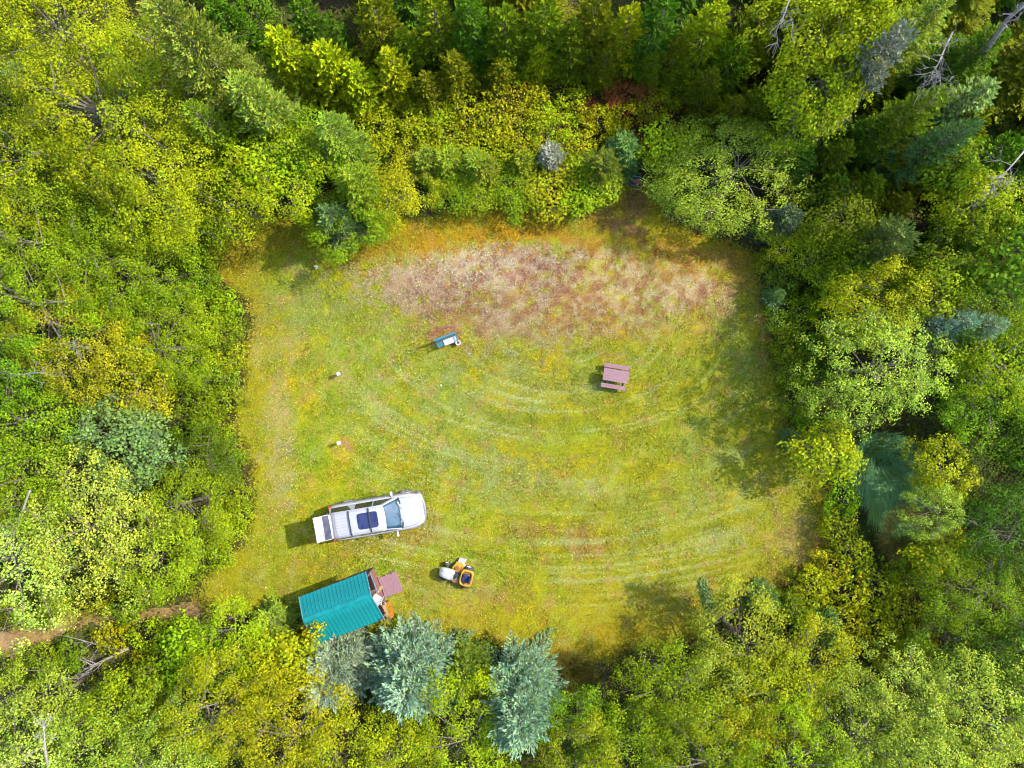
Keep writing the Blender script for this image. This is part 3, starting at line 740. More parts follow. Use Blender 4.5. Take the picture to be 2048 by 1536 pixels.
for (adj, noun, row, colm), L in buckets.items():
    where = '%s %s of the photo' % (row, colm) if row not in ('top', 'bottom') else '%s edge of the photo, %s third' % (row, colm)
    L.sort(key=lambda t: t['px'])
    for i, t in enumerate(L):
        s = '%s %s, %s' % (adj, noun, where)
        if len(L) > 1: s += ', %s from the left' % (ORD[i] if i < 20 else str(i + 1) + 'th')
        t['o']['label'] = s

# ------------------------------------------------------------------ undergrowth
def undergrowth():
    r = np.random.default_rng(3); n = 230000
    x = r.uniform(-34, 36, n); y = r.uniform(-26, 27, n)
    px = x * S + 1024; py = 768 - y * S
    sd = np.minimum(poly_sd(px, py, LAWN), poly_sd(px, py, TRACK)) + edge_noise(px, py)
    den = fbm(px / 60, py / 60, 13, 3)
    gap = (px > 130) & (px < 280) & (py > 1270) & (py < 1380)
    k = (sd > -2) & (den + .15 * r.random(n) > .36) & ~(gap & (r.random(n) < .7))
    x, y, px, py, sd, den = (a[k] for a in (x, y, px, py, sd, den)); n = len(x)
    hmax = .12 + 1.0 * sstep(.4, .75, den) * sstep(0, 60, sd)
    z = hmax * r.random(n) ** .6 + .02
    N = unit(np.array([0, 0, 1.]) + r.normal(size=(n, 3)) * .5)
    U, W = frame(N, r); L = (.16 * r.uniform(.6, 1.4, n))[:, None]
    V, F = leaves(np.stack([x, y, z], 1), U * L * .5, W * L * .32, N)
    h = fbm(px / 90, py / 90, 17, 3)[:, None]
    c = np.array([72., 108., 30.]) * (1 - h) + np.array([150., 165., 36.]) * h
    op = np.exp(-(((px - 1190) / 190) ** 2 + ((py - 265) / 80) ** 2) * 1.2)[:, None]
    c = c * (1 - op) + np.array([196., 188., 14.]) * op
    red = np.exp(-(((px - 1290) / 90) ** 2 + ((py - 245) / 36) ** 2)) + .8 * np.exp(-(((px - 1170) / 40) ** 2 + ((py - 270) / 50) ** 2)) + .8 * np.exp(-(((px - 1275) / 26) ** 2 + ((py - 330) / 40) ** 2))
    wr = np.clip(red * 1.3, 0, 1) * (fbm(px / 14, py / 14, 19, 2) > .45)
    c = np.where((r.random(n) < wr * .8)[:, None], np.array([190., 96., 66.]), c)
    edge = (sd < 22)[:, None] & (r.random((n, 1)) < .5)
    c = np.where(edge, np.array([176., 172., 40.]), c)
    t = lin(c) / GAIN * r.uniform(.6, 1.35, n)[:, None]
    o = link('undergrowth', mesh_np('undergrowth', V, F, M_under, tint=t))
    tag(o, 'low leafy undergrowth covering the floor of the wood', 'undergrowth', kind='stuff')
undergrowth()

def blades(name, x, y, hgt, wid, col, r, lean=.5, label=None, cat='grass', z0=.012):
    n = len(x)
    a = r.uniform(0, 2 * np.pi, n); d = np.stack([np.cos(a), np.sin(a), np.zeros(n)], 1); s = np.stack([-d[:, 1], d[:, 0], d[:, 2]], 1)
    B = np.stack([x, y, np.full(n, z0)], 1)
    V = np.empty((n, 3, 3))
    V[:, 0] = B - s * wid[:, None] * .5; V[:, 1] = B + s * wid[:, None] * .5
    V[:, 2] = B + d * (hgt * r.uniform(.2, 1, n) * lean * 2)[:, None] + np.array([0, 0, 1.]) * (hgt * r.uniform(.4, 1, n))[:, None]
    o = link(name, mesh_np(name, V.reshape(-1, 3), np.arange(n * 3).reshape(n, 3), M_grass, tint=col))
    return tag(o, label, cat, kind='stuff')

def grass():
    r = np.random.default_rng(4); n = 620000
    x = r.uniform(wx(390), wx(1675), n); y = r.uniform(wy(1355), wy(355), n)
    px = x * S + 1024; py = 768 - y * S
    sd = poly_sd(px, py, LAWN) + edge_noise(px, py)
    k = (sd < 3)
    x, y, sd = x[k], y[k], sd[k]; n = len(x)
    c = lawn_color(x, y)
    v = np.minimum(np.exp(r.normal(.06, .33, n)), 1.7)[:, None]
    c = c * v * (1 + r.normal(0, .12, (n, 3)) * np.array([1., .6, 1.3]))
    k2 = r.random(n); c[k2 < .10] *= np.array([1.3, 1.26, 1.1]); c[(k2 > .86)] *= np.array([.62, .72, .35]); k3 = (k2 > .4) & (k2 < .5); c[k3] *= np.array([1.18, .97, .95])
    hgt = r.uniform(.03, .09, n) * (.5 + 1.3 * fbm(x * 1.6, y * 1.6, 95, 3)) + .16 * sstep(-14, 0, sd) * r.random(n)
    blades('grass', x, y, hgt, r.uniform(.035, .085, n), np.clip(c, .004, .8), r, lean=.7, label='short mown patchy grass of the clearing lawn')
grass()

def tuft(name, px, py, rad, h, n, cols, seed, label, lean=1.0, wind=(0, 0), cat='grass', width=.024, spread=.35):
    """a clump of long arching blades"""
    r = np.random.default_rng(seed); b = P(px, py); root = rad * spread
    a = r.uniform(0, 2 * np.pi, n); q = root * np.sqrt(r.random(n))
    base = np.stack([b.x + q * np.cos(a), b.y + q * np.sin(a), np.full(n, .01)], 1)
    a2 = a + r.normal(0, .5, n); d = np.stack([np.cos(a2) + wind[0], np.sin(a2) + wind[1], np.zeros(n)], 1)
    s = np.stack([-d[:, 1], d[:, 0], d[:, 2]], 1); s = unit(s)
    L = rad * r.uniform(.4, 1.1, n) * lean; hh = h * r.uniform(.5, 1.1, n); w = width * r.uniform(.6, 1.2, n)
    V = np.empty((n, 7, 3)); up = np.array([0, 0, 1.])
    for j, (t, zf, wf) in enumerate(((0, 0, 1), (.3, .72, .9), (.65, 1.0, .6))):
        p = base + d * (L * t)[:, None] + up * (hh * zf)[:, None]
        V[:, 2 * j] = p - s * (w * wf)[:, None] * .5; V[:, 2 * j + 1] = p + s * (w * wf)[:, None] * .5
    V[:, 6] = base + d * L[:, None] + up * (hh * .8)[:, None]
    i = np.arange(n)[:, None] * 7
    F = np.concatenate([i + np.array([[0, 1, 3, 2]]), i + np.array([[2, 3, 5, 4]]), i + np.array([[4, 5, 6, 6]])])
    F3 = np.concatenate([i + np.array([[0, 1, 3]]), i + np.array([[0, 3, 2]]), i + np.array([[2, 3, 5]]), i + np.array([[2, 5, 4]]), i + np.array([[4, 5, 6]])])
    cc = np.array(cols, float)[r.integers(0, len(cols), n)]; t = lin(cc) / GAIN * r.uniform(.7, 1.3, n)[:, None]
    o = link(name, mesh_np(name, V.reshape(-1, 3), F3, M_grass, tint=np.tile(t, (5, 1))))
    return tag(o, label, cat)
tuft('tall_grass', 1790, 1062, 2.0, .9, 2200, [(190, 170, 50), (150, 165, 50), (205, 180, 90), (190, 120, 60)], 1, 'large tussock of arching tall grass right of the lawn', wind=(.5, -.2))
tuft('tall_grass', 1835, 1100, 1.2, .8, 600, [(170, 170, 60), (190, 130, 70), (140, 165, 60)], 2, 'smaller reddish grass tussock beside the largest one', wind=(.3, -.3))
tuft('reeds', 1745, 915, 1.6, .8, 4200, [(150, 220, 130), (170, 225, 140), (130, 205, 110)], 3, 'upper patch of blue green reeds right of the young tree', wind=(.5, -.8), cat='reeds', spread=.85, lean=.8)
tuft('reeds', 1775, 985, 1.5, .8, 3600, [(160, 215, 100), (180, 220, 110), (140, 200, 90)], 4, 'lower patch of green reeds above the grass tussock', wind=(.6, -.7), cat='reeds', spread=.85, lean=.8)
tuft('tall_grass', 1140, 1345, 1.3, .5, 2200, [(170, 150, 40), (140, 120, 40), (150, 150, 40)], 5, 'dry brownish long grass right of the lone blue spruce', wind=(.2, -.2), spread=.85, lean=.5)

# ------------------------------------------------------------------ object materials
M_white = paint('white_car_paint', (.255, .252, .26), rough=.3, var=.03, scale=3, coat=.25)
M_taupe = paint('taupe_paint_and_side_shade', (.125, .112, .108), rough=.4, var=.08, scale=4)  # taupe of the lower trim, also used to paint the sides' shade
M_black = paint('black_plastic', (.02, .02, .022), rough=.5, var=.2)
M_rubber = paint('tyre_rubber', (.03, .03, .03), rough=.85, var=.25, scale=20)
M_rim = paint('wheel_alloy', (.5, .5, .5), rough=.3, metal=.8, var=.1)
M_chrome = paint('chrome', (.6, .6, .6), rough=.15, metal=1.0, var=.05)
M_lamp = paint('lamp_lens', (.7, .7, .68), rough=.08, var=.05)
M_red = paint('tail_lamp_red', (.35, .02, .02), rough=.15, var=.1)
M_grey = paint('grey_plastic', (.22, .20, .21), rough=.6, var=.2)
M_int = paint('dark_interior', (.045, .04, .038), rough=.8, var=.3)

def glass(name, col, rough=.03, spec=.9):
    m, n, l, b = new_mat(name)
    tc = n.new('ShaderNodeTexCoord'); no = n.new('ShaderNodeTexNoise'); no.inputs['Scale'].default_value = 3.5; no.inputs['Detail'].default_value = 5
    l.new(tc.outputs['Object'], no.inputs['Vector'])
    rp = n.new('ShaderNodeValToRGB'); e = rp.color_ramp.elements
    e[0].position = .35; e[0].color = (*col, 1); e[1].position = .75; e[1].color = (*[c * 1.5 + .01 for c in col], 1)
    l.new(no.outputs['Fac'], rp.inputs['Fac']); l.new(rp.outputs['Color'], b.inputs['Base Color'])
    b.inputs['Roughness'].default_value = rough; b.inputs['Specular IOR Level'].default_value = spec
    b.inputs['IOR'].default_value = 1.5
    return m
M_glass = glass('tinted_glass', (.012, .014, .016))
M_wind = glass('windscreen_glass', (.012, .035, .055), spec=.7)
M_rearg = glass('rear_window_glass', (.03, .03, .045), spec=.12)
M_sunr = glass('sunroof_glass', (.012, .016, .05), spec=.4)

# ------------------------------------------------------------------ SUV with raised liftgate
def suv():
    t = empty('suv', (*P(760, 1026).xy, .02), R_(9.6))
    tag(t, 'white suv with its rear liftgate raised, parked on the lawn', 'car')
    # body shell: stations along x
    st = [(-2.5, .80, .98, .50), (-2.46, .92, 1.08, .42), (-2.2, .97, 1.14, .36), (-1.4, .985, 1.15, .33), (0, .985, 1.15, .32), (1.0, .985, 1.16, .33),
          (1.35, .98, 1.17, .34), (1.8, .965, 1.14, .36), (2.2, .92, 1.08, .38), (2.42, .82, 1.0, .42), (2.53, .66, .88, .46), (2.56, .55, .78, .52)]
    secs = []
    for (x, w, zt, zb) in st:
        cr = .05 if x > 1.2 else .0
        half = [(w * .90, zb), (w, zb + .12), (w, (zb + zt) / 2 + .05), (w * .985, zt - .12), (w * .93, zt - .02), (w * .62, zt + cr * .7), (w * .3, zt + cr)]
        sec = [(x, y, z) for (y, z) in half] + [(x, -y, z) for (y, z) in reversed(half)]
        secs.append(sec)
    body = MB().loft(secs).build('body', M_white, t, smooth=True, sub=2)
    # hood shut lines and bulge creases
    hd = MB()
    for s in (-1, 1):
        hd.tube([(1.35, s * .80, 1.178), (1.8, s * .79, 1.165), (2.15, s * .72, 1.115), (2.36, s * .52, 1.05)], .008, 4)
    hd.tube([(2.36, -.52, 1.05), (2.43, -.25, 1.045), (2.44, 0, 1.045), (2.43, .25, 1.045), (2.36, .52, 1.05)], .008, 4)
    hd.build('shut_line', M_int, body)
    for s in (-1, 1):
        cl = MB()
        cl.loft([[(x, s * (w + .012), zb), (x, s * (w + .022), zb + .20), (x, s * (w + .012), zb + .62), (x, s * (w - .05), zb + .62), (x, s * (w - .05), zb)] for (x, w, zb) in
                 ((-2.3, .955, .34), (-1.4, .985, .31), (0, .985, .30), (1.3, .98, .31), (2.1, .93, .34), (2.35, .85, .36))])
        cl.build('cladding_and_side_shade', M_taupe, t, smooth=False)  # cladding drawn extra high, so its taupe also paints the white side's shade
    # wheel arches and wheels
    for x in (-1.55, 1.62):
        for s in (-1, 1):
            a = MB(); pr = []
            for k in range(13):
                an = math.pi * k / 12
                pr.append((math.cos(an), math.sin(an)))
            a.loft([[(x + c * .50, s * 1.0, .40 + sn * .48), (x + c * .44, s * 1.03, .40 + sn * .42), (x + c * .42, s * .93, .40 + sn * .40), (x + c * .5, s * .93, .40 + sn * .48)] for c, sn in pr])
            a.build('wheel_arch', M_taupe, t)
            w = MB().lathe((x, s * .90, .385), (0, s, 0), [(.24, -.11), (.33, -.125), (.38, -.09), (.385, 0), (.38, .09), (.33, .125), (.25, .115)], 28)
            wo = empty('wheel'); wo.parent = t
            w.build('tyre', M_rubber, wo, smooth=True)
            r = MB().lathe((x, s * .90, .385), (0, s, 0), [(.25, .115), (.23, .07), (.08, .085), (.05, .11), (0.001, .11)], 28)
            for k in range(5):
                an = 2 * math.pi * k / 5
                r.bar((x + .06 * math.cos(an), s * 1.0, .385 + .06 * math.sin(an)), (x + .235 * math.cos(an), s * .985, .385 + .235 * math.sin(an)), .06, .03)
            r.build('rim', M_rim, wo, smooth=True)
    # greenhouse: belt ring to roof ring
    bz, rz = 1.12, 1.80
    belt = [(-2.44, .875), (-2.46, .5), (-2.46, -.5), (-2.44, -.875), (1.30, -.875), (1.34, -.5), (1.34, .5), (1.30, .875)]
    roof = [(-2.26, .66), (-2.28, .4), (-2.28, -.4), (-2.26, -.66), (.50, -.64), (.58, -.38), (.58, .38), (.50, .64)]
    gh = MB()
    V = [(x, y, bz) for x, y in belt] + [(x, y, rz) for x, y in roof]
    F = [(k, (k + 1) % 8, 8 + (k + 1) % 8, 8 + k) for k in range(8)]
    gh.add(V, F + [tuple(range(8, 16)), tuple(range(7, -1, -1))]); gh.build('pillars', M_white, t)
    # crowned roof skin
    rows = []
    for i, x in enumerate(np.linspace(-2.30, .58, 9)):
        row = []
        bend = .05 * math.cos((x + .86) / 1.44 * 1.3)
        for y in np.linspace(-.69, .69, 9):
            xx = x + (.07 if x > .4 else -.02 if x < -2.2 else 0) * (1 - (y / .69) ** 2)
            row.append((xx, y, 1.806 + bend * (1 - .75 * (y / .69) ** 2) ))
        rows.append(row)
    ro = MB(); m = 9
    ro.add([p for q in rows for p in q], [(i * m + k, i * m + k + 1, (i + 1) * m + k + 1, (i + 1) * m + k) for i in range(8) for k in range(8)])
    rf = ro.build('roof', M_white, t, smooth=True, thick=.03)
    ribs = MB()
    for y in (-.48, -.32, -.16, 0, .16, .32, .48):
        ribs.tube([(-2.05, y, 1.838), (-1.7, y, 1.852 - .03 * (y / .69) ** 2), (-1.35, y, 1.858 - .03 * (y / .69) ** 2)], .008, 4)
    ribs.build('roof_rib', M_grey, rf)
    MB().tube([(-2.02, -.6, 1.822), (-2.06, 0, 1.845), (-2.02, .6, 1.822)], .006, 4).build('roof_seam', M_int, rf)
    # sunroof
    sr = MB(); pts = []
    for k in range(24):
        an = 2 * math.pi * k / 24; c, s_ = math.cos(an), math.sin(an); e = .28
        x = -.31 + .55 * math.copysign(abs(c) ** e, c); y = .43 * math.copysign(abs(s_) ** e, s_)
        pts.append((x, y))
    sr.loft([[(x, y, 1.80) for x, y in pts], [(x, y, 1.866) for x, y in pts], [(-.31 + (x + .31) * .96, y * .95, 1.872) for x, y in pts]])
    sr.build('sunroof', M_sunr, t)
    for x in (-.19, -1.26):
        b = MB().loft([[(x + dx, y, 1.93 + dz - .05 * (y / .62) ** 4) for dx, dz in ((-.035, 0), (-.02, .022), (.02, .022), (.035, 0), (0, -.012))] for y in np.linspace(-.66, .66, 9)])
        for s in (-1, 1): b.box(x - .04, x + .04, s * .60 - .03, s * .60 + .03, 1.82, 1.90)
        b.build('roof_crossbar', M_black, t)
    for s in (-1, 1):
        MB().tube([(-2.05, s * .61, 1.83), (-1.95, s * .615, 1.868), (-.7, s * .62, 1.878), (.2, s * .60, 1.868), (.32, s * .59, 1.83)], .018, 6).build('roof_rail', M_white, t, smooth=True)
    # side glass lying on the sloped sides, 4 mm proud
    def side_pt(x, s, f):
        y = .875 + (.655 - .875) * f; return (x, s * (y + .006), bz + (rz - bz) * f + .002)
    for s in (-1, 1):
        for nm, q in (('front_side_window', ((.06, .10), (1.02, .10), (.44, .88), (.06, .88))), ('rear_side_window', ((-.93, .10), (-.02, .10), (-.02, .88), (-.93, .88))), ('quarter_window', ((-2.28, .14), (-1.42, .14), (-1.12, .86), (-2.2, .86)))):
            lo = [side_pt(x, s, f) for x, f in q]; hi = [(x, y + s * .012, z + .003) for x, y, z in lo]
            MB().loft([lo, hi]).build(nm, M_glass, t)
        for x in (-.42, .62):
            h = MB().tube([(x - .1, s * .985, 1.03), (x - .06, s * 1.02, 1.035), (x + .06, s * 1.02, 1.035), (x + .1, s * .985, 1.03)], .016, 6)
            h.build('door_handle', M_chrome, t, smooth=True)
        MB().bar((-1.02, s * .992, .5), (-1.02, s * .975, 1.08), .012).bar((.02, s * .994, .45), (.02, s * .975, 1.08), .012).bar((1.12, s * .992, .45), (1.12, s * .975, 1.08), .012).build('door_seam', M_int, t)
        mi = MB().loft([[(1.02 + dx * 1.0, s * yy, 1.17 + dz) for dx, dz in ((-.05, -.07), (.05, -.06), (.07, .05), (-.04, .09))] for yy in (1.0, 1.1, 1.22)])
        mi.box(.98, 1.06, min(s * .9, s * 1.02), max(s * .9, s * 1.02), 1.12, 1.17)
        mi.build('side_mirror', M_white, t, bevel=.012)
    # windscreen
    wr = []
    for f in np.linspace(0, 1, 7):
        hw = .80 + (.605 - .80) * f
        row = []
        for u in np.linspace(-1, 1, 9):
            bulge = .10 * (1 - u * u)
            row.append((1.27 + (.52 - 1.27) * f + bulge * (1 - .35 * f) + .02, u * hw, bz + .03 + (rz - .01 - bz - .03) * f + .02 * math.sin(f * 3.14) + .015))
        wr.append(row)
    ws = MB().add([p for q in wr for p in q], [(i * 9 + k, i * 9 + k + 1, (i + 1) * 9 + k + 1, (i + 1) * 9 + k) for i in range(6) for k in range(8)])
    wso = ws.build('windscreen', M_wind, t, smooth=True, thick=.012)
    # black cowl and wipers
    MB().loft([[(1.30 + .11 * (1 - (y / .85) ** 2) + dx, y, 1.165 + dz) for dx, dz in ((-.01, .0), (.07, .005), (.07, .03), (-.01, .03))] for y in np.linspace(-.84, .84, 9)]).build('cowl', M_black, t)
    for y0 in (-.45, .2):
        MB().tube([(1.42, y0, 1.205), (1.30, y0 + .25, 1.285), (1.22, y0 + .5, 1.36)], .012, 4).build('wiper', M_black, t)
    # front: grille, lamps, bumper
    MB().box(2.5, 2.585, -.42, .42, .66, .84).build('grille', M_chrome, t, bevel=.02)
    for s in (-1, 1):
        MB().loft([[(2.30, s * .86, .80), (2.30, s * .86, .97), (2.2, s * .8, .97), (2.2, s * .8, .8)], [(2.53, s * .56, .74), (2.52, s * .56, .92), (2.4, s * .5, .92), (2.4, s * .5, .74)]]).build('headlight', M_lamp, t, bevel=.015)
        MB().box(-2.49, -2.36, min(s * .82, s * .95), max(s * .82, s * .95), .85, 1.15).build('tail_lamp', M_red, t, bevel=.02)
    MB().loft([[(2.30 + .33 * (1 - (y / .98) ** 2) ** .6 + dx, y, .50 + dz) for dx, dz in ((0, -.1), (.03, -.06), (.03, .1), (0, .14), (-.12, .14), (-.12, -.1))] for y in np.linspace(-.93, .93, 13)]).build('front_bumper', M_taupe, t, smooth=True)
    MB().loft([[(-2.46 - .12 * (1 - (y / .98) ** 4) + dx, y, .52 + dz) for dx, dz in ((0, -.12), (-.03, -.08), (-.03, .1), (0, .14), (.12, .14), (.12, -.12))] for y in np.linspace(-.93, .93, 9)]).build('rear_bumper', M_taupe, t, smooth=True)
    MB().box(-2.475, -2.40, -.70, .70, .68, 1.62).build('cargo_shade_panel', M_int, t)  # solid dark panel painted for the shade inside the open cargo bay
    # raised liftgate: glass next to the roof, panel beyond
    q = Matrix.Translation((-2.27, 0, 1.84)) @ Matrix.Rotation(R_(29), 4, 'Y')
    lg = MB()
    def gp(d, y, h): return q @ Vector((-d, y, h))
    def slab(m, d0, d1, w0, w1, h0, h1, bulge=.04):
        secs_ = []
        for d, w in ((d0, w0), ((d0 + d1) / 2, (w0 + w1) / 2), (d1, w1)):
            secs_.append([gp(d - (.05 if d == d0 else 0), 0, h0)] and [gp(d, y, h0 + (bulge * (1 - (y / w) ** 2) if hh else 0) + hh) for hh, ys in ((0, np.linspace(-w, w, 7)), (h1 - h0, np.linspace(w, -w, 7))) for y in ys])
        return m.loft(secs_)
    slab(lg, -.02, .09, .63, .635, 0, .05); slab(lg, .44, .88, .65, .66, -.01, .07, .05)
    for s in (-1, 1):
        lg.box(-.44, -.08, s * .645 - .018, s * .645 + .018, -.0, .045, q)
    lgo = lg.build('liftgate', M_white, t, smooth=False)
    slab(MB(), .07, .46, .63, .645, .03, .065, .03).build('rear_glass', M_rearg, lgo)
    rc = MB()
    rc.box(-.70, -.60, -.36, .36, .09, .115, q); rc.build('plate_recess', M_taupe, lgo, bevel=.01)
    MB().box(-.50, -.47, -.5, .5, .085, .11, q).build('wiper', M_black, lgo)
    for s in (-1, 1):
        MB().tube([(-2.3, s * .6, 1.62), gp(.35, s * .62, -.01)], .012, 5).build('gas_strut', M_black, lgo)
    return t
suv()

# ------------------------------------------------------------------ shed with porch
M_teal = paint('teal_roof_metal', alb((8, 172, 172), 1.15), rough=.45, metal=.0, spec=.25, var=.16, scale=1.8)
M_tealtrim = paint('pale_roof_trim', alb((120, 200, 205)), rough=.4, var=.08)
M_plank = paint('red_brown_board', alb((188, 120, 112)), rough=.7, var=.18, scale=5, stretch=(1, 12, 1), bump=.3)
M_pink = paint('weathered_pink_board', alb((204, 150, 160)), rough=.75, var=.14, scale=5, stretch=(12, 1, 1), bump=.3)
M_orange = paint('orange_stained_wood', alb((228, 150, 30)), rough=.6, var=.25, scale=6, stretch=(1, 1, .2))
M_tan = paint('raw_pine', alb((226, 196, 130)), rough=.75, var=.15, scale=6, stretch=(1, 8, 1))
M_wall = paint('brown_shed_siding', (.16, .10, .075), rough=.8, var=.2, scale=4, stretch=(1, 1, 8))
M_wht = paint('white_plastic', (.36, .355, .35), rough=.45, var=.05)

def shed():
    z0 = 0.0
    t = empty('shed', (-7.292, -10.943, 0), R_(20.8))
    tag(t, 'small shed with teal metal gable roof and front porch below the car', 'shed')
    L = 3.716
    # walls of horizontal boards
    x0, x1, yn, ys = -3.48, -.95, .84, -1.28
    def roof_z(y): return 2.75 - (.60 / 1.155) * y if y > 0 else 2.75 + (.75 / 1.55) * y
    w = MB(); w.loft([[(x, ys, .1), (x, yn, .1), (x, yn, roof_z(yn) - .06), (x, 0, 2.66), (x, ys, roof_z(ys) - .06)] for x in (x0, x1)])
    wall = w.build('wall', M_wall, t)
    nb = 12
    me = None
    for i in range(nb):
        z = .12 + i * .155
        for (nm, a) in (('siding_board', (x0, x1, yn + .002, yn + .022)), ('siding_board', (x0, x1, ys - .022, ys - .002))):
            if z + .15 > roof_z(yn if a[2] > 0 else ys) - .1: continue
            MB().box(a[0], a[1], a[2], a[3], z, z + .145).build(nm, M_wall, wall)
    d = MB().box(x1 + .004, x1 + .045, -.62, .22, .32, 2.2).build('door', M_plank, t, bevel=.008)
    MB().box(x1 + .045, x1 + .09, .10, .13, 1.2, 1.32).build('door_handle', M_chrome, d)
    # roof: each ribbed panel its own piece
    rf = empty('roof'); rf.parent = t
    n = 18; pw = L / n
    mesh_n = mesh_s = None
    for side in (0, 1):
        y1, dz = (1.155, -.60) if side == 0 else (-1.55, -.75)
        for i in range(n):
            xa = -L + i * pw
            if (side == 0 and mesh_n is None) or (side == 1 and mesh_s is None):
                m = MB(); pr = [(.002, 0), (pw - .05, 0), (pw - .04, .035), (pw - .012, .035), (pw - .002, 0)]
                lo = [(x, 0, z - .02) for x, z in reversed(pr)]
                m.loft([[(x, 0, z) for x, z in pr] + lo, [(x, y1, z + dz) for x, z in pr] + [(x, y1, z + dz) for (x, _, z) in lo]])
                o = m.build('roof_panel', M_teal, rf)
                if side == 0: mesh_n = o.data
                else: mesh_s = o.data
            else:
                o = link('roof_panel', mesh_n if side == 0 else mesh_s, rf)
            o.location = (xa, 0, 2.75)
    rc = MB(); rc.loft([[(x, .15, 2.75 - .075 + .05), (x, .02, 2.805), (x, -.02, 2.805), (x, -.15, 2.75 - .07 + .05), (x, -.15, 2.75 - .07 + .038), (x, .15, 2.75 - .075 + .038)] for x in (-L - .01, .01)])
    rc.build('ridge_cap', M_teal, t)
    for x in (-L - .03, .005):
        b = MB(); b.loft([[(x, 1.17, 2.13), (x, 0, 2.74), (x, -1.57, 1.98), (x, -1.57, 2.05), (x, 0, 2.80), (x, 1.17, 2.19)], [(x + .028, 1.17, 2.13), (x + .028, 0, 2.74), (x + .028, -1.57, 1.98), (x + .028, -1.57, 2.05), (x + .028, 0, 2.80), (x + .028, 1.17, 2.19)]])
        b.build('barge_trim', M_tealtrim, t)
    # porch deck
    dk = empty('porch_deck'); dk.parent = t
    for i in range(6):
        x = -.93 + i * .142
        MB().box(x, x + .136, -2.0, .87, .26, .30).build('deck_board', M_plank, dk)
    MB().box(-.92, -.86, -2.0, .87, .04, .258).box(-.16, -.10, -2.0, .87, .04, .258).build('joist', M_plank, dk)
    for y in (.83, -1.5):
        MB().box(-.14, -.06, y - .04, y + .04, .0, 2.2).build('porch_post', M_plank, t)
    # railing panel under the pale rail
    rl = empty('porch_railing'); rl.parent = t
    for i in range(8):
        y = -.26 + i * .135
        MB().box(-.092, -.072, y, y + .128, .32, 1.10).build('railing_board', M_plank, rl)
    MB().box(-.105, -.055, -.30, .90, 1.105, 1.135).build('top_rail', M_tealtrim, rl)
    # orange boards leaning at the far end of the porch
    ob = empty('side_boards'); ob.parent = t
    for i in range(6):
        y = -2.02 + i * .15
        q = Matrix.Translation((.10, y, .04)) @ Matrix.Rotation(R_(-14), 4, 'Y')
        MB().box(-.012, .012, 0, .14, 0, .95 + .03 * (i % 3), q).build('board', M_orange, ob)
    MB().box(-.14, .02, -2.05, -1.08, .96, .99).build('handrail', M_tan, ob)
    # low landing of pink boards
    ld = empty('landing'); ld.parent = t
    for i in range(8):
        x = -.05 + i * .134
        MB().box(x, x + .122, -.93 + .01 * (i % 2), .24 - .012 * (i % 3), .12, .155).build('landing_board', M_pink, ld)
    MB().box(-.04, 1.0, -.86, -.80, .01, .118).box(-.04, 1.0, .1, .16, .01, .118).build('joist', M_plank, ld)
    return t
sh = shed()

def chair():
    q = sh.matrix_basis if False else Matrix.Translation((-7.292, -10.943, 0)) @ Matrix.Rotation(R_(20.8), 4, 'Z')
    p = q @ Vector((-.34, -.72, .30))
    t = empty('plastic_chair', p, R_(20.8 + 35)); tag(t, 'white plastic chair on the shed porch', 'chair')
    s = MB(); s.loft([[(x, y, .42 - .02 * math.cos(y * 6)) for y in np.linspace(-.21, .21, 7)] + [(x, y, .39) for y in np.linspace(.21, -.21, 7)] for x in (-.2, 0, .22)]); s.build('seat', M_wht, t, bevel=.004)
    b = MB()
    for k in range(5):
        y = -.17 + k * .085
        b.loft([[(-.20, y - .033, .42), (-.20, y + .033, .42), (-.225, y + .033, .42), (-.225, y - .033, .42)], [(-.32, y - .033, .88 - .02 * abs(k - 2)), (-.32, y + .033, .88 - .02 * abs(k - 2)), (-.345, y + .033, .88), (-.345, y - .033, .88)]])
    b.tube([(-.33, -.22, .84), (-.345, 0, .89), (-.33, .22, .84)], .022, 6); b.build('backrest', M_wht, t)
    for x, y in ((.19, .2), (.19, -.2), (-.2, .2), (-.2, -.2)):
        MB().tube([(x, y, .4), (x * 1.2, y * 1.15, 0)], [.024, .018], 6).build('leg', M_wht, t)
    for s_ in (-1, 1):
        MB().tube([(-.28, s_ * .23, .66), (.1, s_ * .25, .64), (.2, s_ * .24, .6), (.2, s_ * .22, .4)], .02, 6).build('armrest', M_wht, t)
    p = q @ Vector((-.28, -.44, .302))
    t = empty('lumber_offcut', p, R_(20.8 + 28)); tag(t, 'raw pine offcut lying on the shed porch near the chair', 'wood')
    MB().box(-.1, .42, -.07, .07, 0, .04).build('plank', M_tan, t, bevel=.004); MB().box(-.05, .36, -.05, .06, .042, .07, Matrix.Rotation(R_(12), 4, 'Z')).build('plank', M_tan, t, bevel=.004)
    p = q @ Vector((-.16, -1.12, .302))
    t = empty('white_bucket', p); tag(t, 'white bucket on the shed porch beside the orange boards', 'bucket')
    MB().lathe((0, 0, 0), (0, 0, 1), [(.001, 0), (.11, 0), (.14, .30), (.15, .30), (.15, .315), (.13, .315), (.105, .02), (.001, .02)], 18).build('pail', M_wht, t, smooth=True)
    MB().tube([(.14 * math.cos(a), .14 * math.sin(a) * .6 - .04, .31 + .0 * a) for a in np.linspace(0, math.pi, 9)], .006, 4).build('handle', M_chrome, t)
chair()

